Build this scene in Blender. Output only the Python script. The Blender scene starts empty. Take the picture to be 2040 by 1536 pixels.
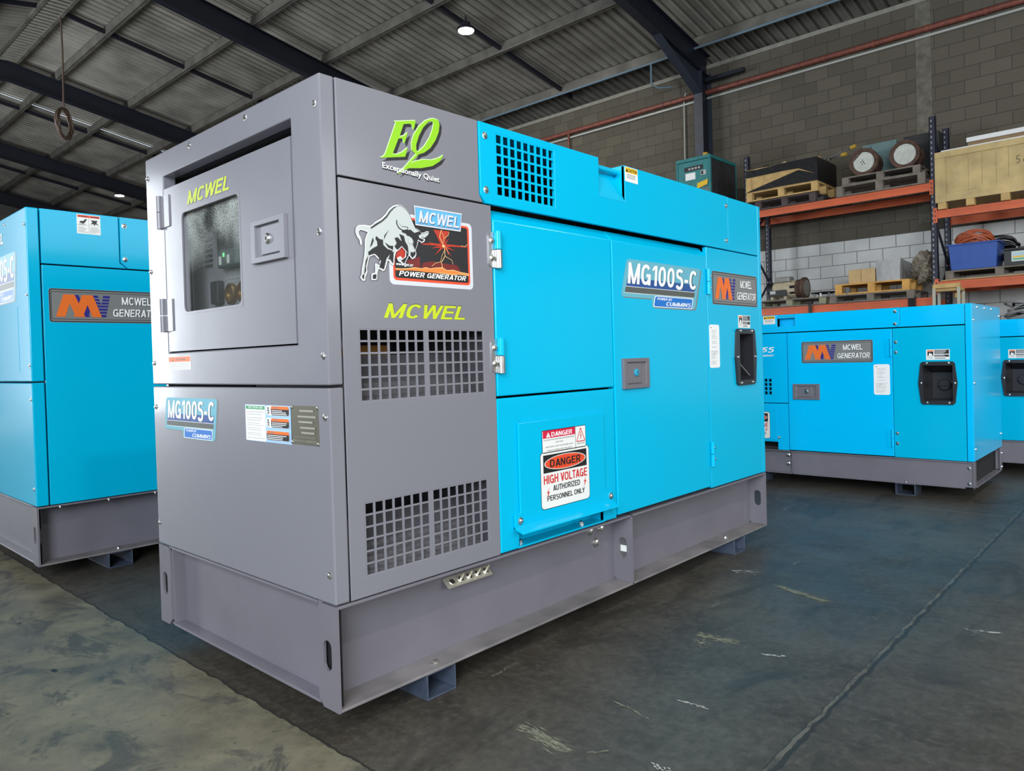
import bpy, bmesh, math, random
from mathutils import Vector, Matrix
from mathutils.geometry import tessellate_polygon
random.seed(7)
SC = bpy.context.scene
COL = SC.collection
ZB = 0.075          # clear height under the skids

# ------------------------------------------------------------------ camera
cd = bpy.data.cameras.new('camera'); cam = bpy.data.objects.new('camera', cd); COL.objects.link(cam)
yaw, pitch, roll = 0.7478, -0.0151, -0.029
fw = Vector((math.cos(pitch)*math.cos(yaw), math.cos(pitch)*math.sin(yaw), math.sin(pitch)))
rt = Vector((math.sin(yaw), -math.cos(yaw), 0)); up = rt.cross(fw)
rt, up = rt*math.cos(roll)+up*math.sin(roll), up*math.cos(roll)-rt*math.sin(roll)
cam.matrix_world = Matrix(((rt.x, up.x, -fw.x, -1.0356), (rt.y, up.y, -fw.y, -1.57), (rt.z, up.z, -fw.z, 0.8787+ZB), (0, 0, 0, 1)))
cd.sensor_width = 36; cd.lens = 1464.48/2040*36
cd.shift_x = 7.85/2040; cd.shift_y = -31.74/2040
cd.clip_start = 0.05; cd.clip_end = 200
SC.camera = cam

# ------------------------------------------------------------------ world, daylight, exposure
w = bpy.data.worlds.new('world'); SC.world = w; w.use_nodes = True
bg = w.node_tree.nodes['Background']; bg.inputs[0].default_value = (0.75, 0.87, 1.0, 1); bg.inputs[1].default_value = 1.0
SC.view_settings.view_transform = 'Standard'; SC.view_settings.look = 'None'
SC.view_settings.exposure = 0.0; SC.view_settings.gamma = 1; SC.view_settings.use_curve_mapping = False

def daylight(name, loc, rot, sx, sy, power, col=(0.93, 0.97, 1.0)):
    l = bpy.data.lights.new(name, 'AREA'); l.shape = 'RECTANGLE'; l.size = sx; l.size_y = sy; l.energy = power; l.color = col
    o = bpy.data.objects.new(name, l); COL.objects.link(o); o.location = loc; o.rotation_euler = rot
    return o
# daylight as area lights at unseen door openings, placed to suit the lit faces
daylight('daylight_door_left_rear', (-4.88, 14.9, 2.4), (0, -math.pi/2, 0), 4.6, 4.6, 1100, (.88, .94, 1.0))
daylight('daylight_door_left_front', (-4.88, -4.3, 3.3), (0, -math.pi/2, 0), 4.0, 4.6, 1010, (.88, .94, 1.0))
daylight('added_fill_left_middle', (-4.88, 3.9, 3.7), (0, -math.pi/2, 0), 3.2, 4.6, 140, (.88, .94, 1.0))  # fill light added to lift the upper grey end panel
daylight('daylight_door_front', (3.4, -10.55, 3.6), (math.pi/2, 0, 0), 9.0, 3.2, 380, (.95, .98, 1.0))

# ------------------------------------------------------------------ materials
def lin(h):
    h = h.lstrip('#'); c = [int(h[i:i+2], 16)/255 for i in (0, 2, 4)]
    return tuple(x/12.92 if x <= .04045 else ((x+.055)/1.055)**2.4 for x in c)
MATS = {}
def mat(name, rgb, rough=.5, metal=0., coat=0., var=0., vscale=8., bump=0., bscale=60., rvar=0., coatr=.08, spec=.5):
    if isinstance(rgb, str): rgb = lin(rgb)
    m = bpy.data.materials.new(name); m.use_nodes = True; nt = m.node_tree; b = nt.nodes['Principled BSDF']
    b.inputs['Base Color'].default_value = (*rgb, 1); b.inputs['Roughness'].default_value = rough; b.inputs['Metallic'].default_value = metal
    b.inputs['Coat Weight'].default_value = coat; b.inputs['Coat Roughness'].default_value = coatr; b.inputs['Specular IOR Level'].default_value = spec
    if var or bump or rvar:
        tc = nt.nodes.new('ShaderNodeTexCoord')
        n = nt.nodes.new('ShaderNodeTexNoise'); n.inputs['Scale'].default_value = vscale; n.inputs['Detail'].default_value = 6
        nt.links.new(tc.outputs['Object'], n.inputs['Vector'])
        if var:
            r = nt.nodes.new('ShaderNodeValToRGB'); r.color_ramp.elements[0].position = .3; r.color_ramp.elements[1].position = .7
            r.color_ramp.elements[0].color = (*[c*(1-var) for c in rgb], 1); r.color_ramp.elements[1].color = (*[min(1, c*(1+var)) for c in rgb], 1)
            nt.links.new(n.outputs['Fac'], r.inputs[0]); nt.links.new(r.outputs[0], b.inputs['Base Color'])
        if rvar:
            mr = nt.nodes.new('ShaderNodeMapRange'); mr.inputs[3].default_value = max(0, rough-rvar); mr.inputs[4].default_value = rough+rvar
            nt.links.new(n.outputs['Fac'], mr.inputs[0]); nt.links.new(mr.outputs[0], b.inputs['Roughness'])
        if bump:
            n2 = nt.nodes.new('ShaderNodeTexNoise'); n2.inputs['Scale'].default_value = bscale; n2.inputs['Detail'].default_value = 3
            nt.links.new(tc.outputs['Object'], n2.inputs['Vector'])
            bp = nt.nodes.new('ShaderNodeBump'); bp.inputs['Strength'].default_value = bump; bp.inputs['Distance'].default_value = .01
            nt.links.new(n2.outputs['Fac'], bp.inputs['Height']); nt.links.new(bp.outputs[0], b.inputs['Normal'])
    MATS[name] = m; return m
def emit(name, rgb, s):
    m = bpy.data.materials.new(name); m.use_nodes = True; b = m.node_tree.nodes['Principled BSDF']
    b.inputs['Base Color'].default_value = (*rgb, 1); b.inputs['Emission Color'].default_value = (*rgb, 1); b.inputs['Emission Strength'].default_value = s
    MATS[name] = m; return m

CYAN = mat('cyan_paint', (0.0, 0.445, 0.70), .20, 0, .14, bump=.02, bscale=4, coatr=.10, spec=.16)
CYAN2 = mat('brightened_cyan_paint', (0.0, 0.50, 0.90), .20, 0, .14, bump=.02, bscale=4, coatr=.10, spec=.16)  # bluer paint, also brightened to make up for weaker light across the aisle
GRAY = mat('grey_paint', (0.198, 0.197, 0.224), .30, 0, .36, bump=.03, bscale=5, rvar=.06, coatr=.12)
SKID = mat('skid_paint', (0.155, 0.147, 0.172), .42, 0, .25, var=.06, vscale=6, bump=.03, bscale=9, coatr=.2)
DUSTY = mat('dusty_skid_paint', (0.175, 0.163, 0.165), .6, 0, 0, var=.3, vscale=7)
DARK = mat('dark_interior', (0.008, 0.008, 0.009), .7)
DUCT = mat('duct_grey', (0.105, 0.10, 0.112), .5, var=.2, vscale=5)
INNER = mat('inner_grey', (0.22, 0.215, 0.235), .5, var=.15, vscale=5)
CHROME = mat('zinc_plated', (0.72, 0.72, 0.70), .22, 1.0)
LATCHG = mat('latch_silver_grey', (0.27, 0.27, 0.30), .32, .35)
STEEL = mat('stainless_steel', (0.55, 0.55, 0.55), .32, 1.0, bump=.05, bscale=50)
BRONZE = mat('tinned_copper', (0.55, 0.52, 0.42), .38, .5)
BLACKP = mat('black_plastic', (0.020, 0.020, 0.024), .33)
RUBBER = mat('black_rubber', (0.008, 0.008, 0.008), .75)
FOOTM = mat('foot_blue_grey', (0.05, 0.065, 0.10), .5, var=.35, vscale=14)
LATCHM = mat('latch_grey', (0.19, 0.18, 0.20), .35, .25)
KEYC = mat('key_cyan', (0.02, 0.3, 0.45), .3)
ORANGE_IN = mat('inner_orange', (0.45, 0.2, 0.03), .6)
# inks
WHITE = mat('ink_white', (0.86, 0.87, 0.86), .4)
PAPER = mat('ink_paper', (0.80, 0.81, 0.77), .4)
BLACK = mat('ink_black', (0.012, 0.012, 0.014), .4)
GREY1 = mat('ink_grey', (0.20, 0.205, 0.20), .4)
GREYL = mat('ink_pale_grey', (0.45, 0.46, 0.46), .4)
RED = mat('ink_red', (0.60, 0.02, 0.02), .4)
REDO = mat('ink_orange_red', (0.75, 0.07, 0.02), .4)
CRIM = mat('ink_crimson', (0.62, 0.01, 0.05), .4)
ORNG = mat('ink_orange', (0.80, 0.16, 0.02), .4)
YEL = mat('ink_yellow', (0.80, 0.50, 0.01), .4)
LIME = mat('ink_lime', (0.26, 0.58, 0.004), .4)
LIMEW = mat('ink_pale_lime', (0.62, 0.85, 0.45), .4)
NEON = mat('ink_neon_yellow', (0.52, 0.62, 0.01), .4)
NAVY = mat('ink_navy', (0.03, 0.025, 0.22), .4)
BLUE = mat('ink_blue', (0.01, 0.16, 0.55), .4)
BLUED = mat('ink_deep_blue', (0.02, 0.08, 0.28), .4)
SKY = mat('ink_sky', (0.10, 0.42, 0.85), .4)
SKYL = mat('ink_pale_blue', (0.35, 0.55, 0.85), .4)
TEALL = mat('ink_pale_teal', (0.13, 0.42, 0.52), .4)
OLIVE = mat('ink_olive', (0.09, 0.10, 0.09), .4)
GREEN = mat('ink_green', (0.01, 0.30, 0.10), .4)
SILV = mat('ink_silver', (0.62, 0.64, 0.68), .3)
BULLG = mat('ink_bull_grey', (0.52, 0.56, 0.54), .4)
FIRE1 = mat('ink_ember', (0.45, 0.03, 0.012), .4)
FIRE2 = mat('ink_flame', (0.80, 0.22, 0.04), .4)
FIRE3 = mat('ink_dark_red', (0.16, 0.012, 0.01), .4)
FIREY = mat('ink_lightning', (0.90, 0.55, 0.22), .4)
PLATE = mat('name_plate', (0.22, 0.21, 0.16), .35, .7)
ETCH = mat('name_plate_etch', (0.42, 0.41, 0.34), .4, .4)

# ------------------------------------------------------------------ mesh builder
class F:
    """a face frame: origin, right, up, outward"""
    def __init__(s, O, U, V=(0, 0, 1)):
        s.O = Vector(O); s.U = Vector(U); s.V = Vector(V); s.N = s.U.cross(s.V)
    def p(s, u, v, w=0.): return s.O+s.U*u+s.V*v+s.N*w
WF = F((0, 0, 0), (1, 0, 0))
class MB:
    def __init__(s): s.v = []; s.f = []; s.m = []; s.mats = []
    def mi(s, m):
        if m not in s.mats: s.mats.append(m)
        return s.mats.index(m)
    def add(s, vs, fs, m):
        o = len(s.v); s.v += [tuple(x) for x in vs]; k = s.mi(m)
        for f in fs: s.f.append([o+i for i in f]); s.m.append(k)
        return s
    def box(s, x0, x1, y0, y1, z0, z1, m):
        vs = [(x, y, z) for x in (x0, x1) for y in (y0, y1) for z in (z0, z1)]
        return s.add(vs, [(0, 1, 3, 2), (4, 6, 7, 5), (0, 4, 5, 1), (2, 3, 7, 6), (0, 2, 6, 4), (1, 5, 7, 3)], m)
    def fbox(s, fr, u0, u1, v0, v1, w0, w1, m):
        vs = [fr.p(u, v, w) for u in (u0, u1) for v in (v0, v1) for w in (w0, w1)]
        return s.add(vs, [(0, 1, 3, 2), (4, 6, 7, 5), (0, 4, 5, 1), (2, 3, 7, 6), (0, 2, 6, 4), (1, 5, 7, 3)], m)
    def prism(s, fr, pts, w0, w1, m, holes=()):
        loops = [list(pts)]+[list(h) for h in holes]
        flat = [q for l in loops for q in l]; n = len(flat)
        tri = tessellate_polygon([[Vector((a, b, 0)) for a, b in l] for l in loops])
        vs = [fr.p(a, b, w1) for a, b in flat]+[fr.p(a, b, w0) for a, b in flat]
        fs = [tuple(t) for t in tri]+[tuple(i+n for i in reversed(t)) for t in tri]
        o = 0
        for l in loops:
            k = len(l)
            for i in range(k): a, b = o+i, o+(i+1) % k; fs.append((a, b, b+n, a+n))
            o += k
        return s.add(vs, fs, m)
    def cyl(s, p0, p1, r0, m, r1=None, seg=12, caps=True):
        p0 = Vector(p0); p1 = Vector(p1); r1 = r0 if r1 is None else r1
        d = (p1-p0).normalized(); a = d.orthogonal().normalized(); b = d.cross(a)
        vs = []
        for p, r in ((p0, r0), (p1, r1)):
            for i in range(seg):
                t = 2*math.pi*i/seg; vs.append(p+(a*math.cos(t)+b*math.sin(t))*r)
        fs = [(i, (i+1) % seg, seg+(i+1) % seg, seg+i) for i in range(seg)]
        if caps: fs += [tuple(reversed(range(seg))), tuple(range(seg, 2*seg))]
        return s.add(vs, fs, m)
    def lathe(s, c, axis, prof, m, seg=28):
        """prof: list of (r, h) along axis"""
        c = Vector(c); d = Vector(axis).normalized(); a = d.orthogonal().normalized(); b = d.cross(a); vs = []; n = len(prof)
        for r, h in prof:
            for i in range(seg):
                t = 2*math.pi*i/seg; vs.append(c+d*h+(a*math.cos(t)+b*math.sin(t))*r)
        fs = []
        for j in range(n-1):
            for i in range(seg): fs.append((j*seg+i, j*seg+(i+1) % seg, (j+1)*seg+(i+1) % seg, (j+1)*seg+i))
        fs += [tuple(reversed(range(seg))), tuple(range((n-1)*seg, n*seg))]
        return s.add(vs, fs, m)
    def tube(s, path, r, m, seg=7, closed=False):
        P = [Vector(p) for p in path]; n = len(P); vs = []
        ref = Vector((0.31, 0.17, 0.93))
        for i in range(n):
            d = ((P[(i+1) % n]-P[i-1]) if closed else (P[min(i+1, n-1)]-P[max(i-1, 0)])).normalized()
            a = d.cross(ref)
            if a.length < .15: a = d.cross(Vector((1, 0, 0)))
            a.normalize(); b = d.cross(a)
            for k in range(seg):
                t = 2*math.pi*k/seg; vs.append(P[i]+(a*math.cos(t)+b*math.sin(t))*r)
        fs = []
        for i in range(n if closed else n-1):
            j = (i+1) % n
            for k in range(seg): fs.append((i*seg+k, i*seg+(k+1) % seg, j*seg+(k+1) % seg, j*seg+k))
        if not closed: fs += [tuple(range(seg)), tuple(reversed(range((n-1)*seg, n*seg)))]
        return s.add(vs, fs, m)
    def grid(s, fr, us, vs_, hole, w0, w1, m):
        """plate over sorted lines us x vs_, cells where hole(i,j) left open"""
        nu, nv = len(us), len(vs_); idx = {}
        pts = []
        for k, w in enumerate((w1, w0)):
            for j in range(nv):
                for i in range(nu): idx[i, j, k] = len(pts); pts.append(fr.p(us[i], vs_[j], w))
        fs = []
        solid = lambda i, j: 0 <= i < nu-1 and 0 <= j < nv-1 and not hole(i, j)
        for j in range(nv-1):
            for i in range(nu-1):
                if not solid(i, j): continue
                fs.append((idx[i, j, 0], idx[i+1, j, 0], idx[i+1, j+1, 0], idx[i, j+1, 0]))
                fs.append((idx[i, j, 1], idx[i, j+1, 1], idx[i+1, j+1, 1], idx[i+1, j, 1]))
                for (di, dj, a, b) in ((0, -1, (i, j), (i+1, j)), (1, 0, (i+1, j), (i+1, j+1)), (0, 1, (i+1, j+1), (i, j+1)), (-1, 0, (i, j+1), (i, j))):
                    if not solid(i+di, j+dj): fs.append((idx[(*a, 0)], idx[(*a, 1)], idx[(*b, 1)], idx[(*b, 0)]))
        return s.add(pts, fs, m)
    def mesh(s, name, smooth=False, recalc=True):
        me = bpy.data.meshes.new(name); me.from_pydata(s.v, [], s.f)
        for m in s.mats: me.materials.append(m)
        me.polygons.foreach_set('material_index', s.m)
        if recalc:
            b = bmesh.new(); b.from_mesh(me); bmesh.ops.recalc_face_normals(b, faces=b.faces); b.to_mesh(me); b.free()
        if smooth: me.shade_smooth(); me.set_sharp_from_angle(angle=math.radians(35))
        me.update(); return me
    def build(s, name, parent=None, bevel=0., smooth=False, recalc=True, seg=2, loc=None):
        o = bpy.data.objects.new(name, s.mesh(name, smooth, recalc)); COL.objects.link(o)
        if parent: o.parent = parent
        if loc is not None: o.location = loc
        if bevel:
            b = o.modifiers.new('bevel', 'BEVEL'); b.width = bevel; b.segments = seg; b.limit_method = 'ANGLE'; b.angle_limit = math.radians(40)
        return o
def tag(o, label=None, cat=None, group=None, kind=None):
    if label: o['label'] = label
    if cat: o['category'] = cat
    if group: o['group'] = group
    if kind: o['kind'] = kind
    return o
def thing(name, label, cat, loc=(0, 0, 0), rotz=0., group=None):
    o = bpy.data.objects.new(name, None); COL.objects.link(o); o.location = loc; o.rotation_euler = (0, 0, rotz); o.empty_display_size = .1
    return tag(o, label, cat, group)
def copy_tree(o, parent=None):
    c = o.copy(); COL.objects.link(c); c.parent = parent
    for ch in [x for x in bpy.data.objects if x.parent == o]: copy_tree(ch, c)
    return c
def rrect(u0, u1, v0, v1, r, n=5):
    pts = []
    for cx, cy, a0 in ((u1-r, v1-r, 0), (u0+r, v1-r, 90), (u0+r, v0+r, 180), (u1-r, v0+r, 270)):
        for i in range(n+1):
            t = math.radians(a0+90*i/n); pts.append((cx+r*math.cos(t), cy+r*math.sin(t)))
    return pts
def ell(cu, cv, a, b, n=36): return [(cu+a*math.cos(2*math.pi*i/n), cv+b*math.sin(2*math.pi*i/n)) for i in range(n)]

# ------------------------------------------------------------------ lettering and stickers
def _glyphs(t):
    """plain grotesque capitals as bars, slanted bars and arcs; unit cap height, stem t"""
    h = t/2; e = t*.86
    def bar(x0, x1, y, th=e): return [(x0, y-th/2), (x1, y-th/2), (x1, y+th/2), (x0, y+th/2)]
    def st(x, y0=0., y1=1.): return [(x-h, y0), (x+h, y0), (x+h, y1), (x-h, y1)]
    def sl(x0, y0, x1, y1, k=1.08): return [(x0-h*k, y0), (x0+h*k, y0), (x1+h*k, y1), (x1-h*k, y1)]
    def arc(cx, cy, rx, ry, a0, a1, n=14):
        out = []
        for i in range(n):
            q = []
            for j, s in ((i, 1), (i+1, 1), (i+1, 0), (i, 0)):
                a = math.radians(a0+(a1-a0)*j/n); c, d = math.cos(a), math.sin(a); p = .85
                c = math.copysign(abs(c)**p, c); d = math.copysign(abs(d)**p, d)
                q.append((cx+(rx if s else rx-t)*c, cy+(ry if s else ry-e)*d))
            out.append(q)
        return out
    w = .70; G = {}
    G['A'] = (.74, [sl(h, 0, .37, 1), sl(.74-h, 0, .37, 1), bar(.2, .54, .28)])
    G['B'] = (w, [st(h), bar(h, .4, 1-e/2), bar(h, .4, .53), bar(h, .4, e/2)]+arc(.38, .75+.02, .29, .23+.0, 90, -90)+arc(.38, .265, w-.38, .265+e/2, 90, -90))
    G['C'] = (w, arc(w/2, .5, w/2, .5, 38, 322, 22))
    G['D'] = (w, [st(h), bar(h, .34, 1-e/2), bar(h, .34, e/2)]+arc(.32, .5, w-.32, .5, 90, -90, 18))
    G['E'] = (.62, [st(h), bar(h, .62, 1-e/2), bar(h, .58, .52), bar(h, .62, e/2)])
    G['F'] = (.6, [st(h), bar(h, .6, 1-e/2), bar(h, .54, .5)])
    G['G'] = (.74, arc(.36, .5, .36, .5, 38, 325, 22)+[bar(.40, .74, .46), st(.74-h, 0, .5)])
    G['H'] = (w, [st(h), st(w-h), bar(h, w-h, .52)]); G['I'] = (t, [st(h)])
    G['J'] = (.56, [st(.56-h, .27)]+arc(.28, .28, .28, .28, 180, 360)); G['K'] = (w, [st(h), sl(t*.8, .42, w-h, 1), sl(.3, .6, w-h, 0)])
    G['L'] = (.58, [st(h), bar(h, .58, e/2)]); G['M'] = (.86, [st(h), st(.86-h), sl(h, 1, .43, 0, .9), sl(.86-h, 1, .43, 0, .9)])
    G['N'] = (w, [st(h), st(w-h), sl(h, 1, w-h, 0)]); G['O'] = (.76, arc(.38, .5, .38, .5, 0, 360, 28)); G['0'] = (.62, arc(.31, .5, .31, .5, 0, 360, 26))
    G['P'] = (.66, [st(h), bar(h, .38, 1-e/2), bar(h, .38, .45)]+arc(.38, .725, .28, .275+e/4, 90, -90)); G['Q'] = (.76, G['O'][1]+[sl(.48, .25, .72, 0)])
    G['R'] = (w, G['P'][1]+[sl(.38, .45, w-h, 0)])
    G['S'] = (.66, arc(.33, .735, .31, .265, 25, 270, 16)+arc(.33, .265+e*.0, .33, .265+e*.5, 90, -155, 16))
    G['T'] = (.64, [st(.32), bar(0, .64, 1-e/2)]); G['U'] = (w, [st(h, .3), st(w-h, .3)]+arc(w/2, .35, w/2, .35, 180, 360, 16))
    G['V'] = (w, [sl(h, 1, w/2, 0), sl(w-h, 1, w/2, 0)]); G['W'] = (1.02, [sl(h, 1, .27, 0, .92), sl(.27, 0, .51, 1, .92), sl(.51, 1, .75, 0, .92), sl(.75, 0, 1.02-h, 1, .92)])
    G['X'] = (w, [sl(h, 1, w-h, 0), sl(w-h, 1, h, 0)]); G['Y'] = (w, [st(w/2, 0, .5), sl(w/2, .42, h, 1), sl(w/2, .42, w-h, 1)]); G['Z'] = (.64, [bar(0, .64, 1-e/2), bar(0, .64, e/2), sl(.64-h, 1-e, h, e)])
    G['1'] = (.40, [st(.40-h), sl(h*.6, .74, .40-t, .98, .9)]); G['4'] = (.64, [st(.48), bar(0, .64, .26), sl(h, .26, .45, 1)])
    G['5'] = (.64, [bar(.08, .6, 1-e/2), sl(.08+h, .5, .08+h, 1)]+arc(.32, .33, .32, .33, 150, -155, 16)); G['-'] = (.34, [bar(0, .34, .40)]); G['.'] = (t, [st(h, 0, t)]); G[','] = (t, [st(h, -.1, t)]); G[' '] = (.24, [])
    return G
_TX = {}
def text_geo(s, shear, bold):
    k = (s, shear, bold)
    if k not in _TX and all(c.isupper() or c in '0145-., ' for c in s):
        G = _glyphs(.155+bold*1.3); x = 0.; vs = []; fs = []
        for c in s:
            wd, qs = G[c]
            for q in qs:
                a = sum(q[i][0]*q[(i+1) % 4][1]-q[(i+1) % 4][0]*q[i][1] for i in range(4))
                o = len(vs); vs += [(x+u+shear*v, v) for u, v in (q if a > 0 else reversed(q))]; fs.append((o, o+1, o+2, o+3))
            x += wd+.105-(.06 if c in 'CLWVTA' else 0)
        xs = [a for a, b in vs]; ys = [b for a, b in vs]; x0, x1, y0, y1 = min(xs), max(xs), min(ys), max(ys)
        _TX[k] = ([((a-x0)/(x1-x0), (b-y0)/(y1-y0)) for a, b in vs], fs)
    if k not in _TX:
        c = bpy.data.curves.new('t', 'FONT'); c.body = s; c.size = 1; c.shear = shear; c.offset = bold; c.resolution_u = 3; c.fill_mode = 'FRONT'
        o = bpy.data.objects.new('t', c); COL.objects.link(o)
        dg = bpy.context.evaluated_depsgraph_get(); dg.update()
        me = bpy.data.meshes.new_from_object(o.evaluated_get(dg))
        vs = [(v.co.x, v.co.y) for v in me.vertices]; fs = [tuple(p.vertices) for p in me.polygons]
        bpy.data.objects.remove(o); bpy.data.curves.remove(c); bpy.data.meshes.remove(me)
        xs = [a for a, b in vs]; ys = [b for a, b in vs]; x0, x1, y0, y1 = min(xs), max(xs), min(ys), max(ys)
        _TX[k] = ([((a-x0)/(x1-x0), (b-y0)/(y1-y0)) for a, b in vs], fs)
    return _TX[k]
class Dec(MB):
    def __init__(s, fr, w=.0006): super().__init__(); s.fr = fr; s.w = w
    def nx(s): s.w += .00009; return s.w
    def base(s, pts, m): s.prism(s.fr, pts, 0., s.w, m); return s
    def poly(s, pts, m):
        w_ = s.nx(); tri = tessellate_polygon([[Vector((a, b, 0)) for a, b in pts]])
        s.add([s.fr.p(a, b, w_) for a, b in pts], [s.orient(t, pts) for t in tri], m); return s
    @staticmethod
    def orient(t, p):
        (a, b), (c, d), (e, f_) = p[t[0]], p[t[1]], p[t[2]]
        return tuple(t) if (c-a)*(f_-b)-(d-b)*(e-a) > 0 else tuple(reversed(t))
    def rect(s, u0, u1, v0, v1, m): return s.poly([(u0, v0), (u1, v0), (u1, v1), (u0, v1)], m)
    def rr(s, u0, u1, v0, v1, r, m): return s.poly(rrect(u0, u1, v0, v1, r), m)
    def line(s, pts, t, m):
        w_ = s.nx(); vs = []; fs = []
        for (a, b), (c, d) in zip(pts, pts[1:]):
            L = math.hypot(c-a, d-b) or 1; nx, ny = -(d-b)/L*t/2, (c-a)/L*t/2; o = len(vs)
            vs += [(a+nx, b+ny), (a-nx, b-ny), (c-nx, d-ny), (c+nx, d+ny)]; fs.append((o, o+1, o+2, o+3))
        s.add([s.fr.p(a, b, w_+1.8e-5*((i//4) % 4)) for i, (a, b) in enumerate(vs)], fs, m); return s
    def text(s, t, u0, u1, v0, v1, m, shear=0., bold=0., tilt=0.):
        vs, fs = text_geo(t, shear, bold); w_ = s.nx()
        sep = 1.8e-5 if len(vs) == 4*len(fs) else 0.
        s.add([s.fr.p(u0+(u1-u0)*a, v0+(v1-v0)*b+tilt*a, w_+sep*((i//4) % 5)) for i, (a, b) in enumerate(vs)], fs, m); return s
    def lines(s, u0, u1, v0, v1, n, m, fill=.45, rag=.35):
        h = (v1-v0)/n; w_ = s.nx()
        for i in range(n):
            a = v1-h*(i+.5); e = u1-(u1-u0)*random.random()*rag
            s.add([s.fr.p(u0, a-h*fill/2, w_), s.fr.p(e, a-h*fill/2, w_), s.fr.p(e, a+h*fill/2, w_), s.fr.p(u0, a+h*fill/2, w_)], [(0, 1, 2, 3)], m)
        return s
    def done(s, name, parent): return s.build(name, parent, recalc=False)

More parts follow.
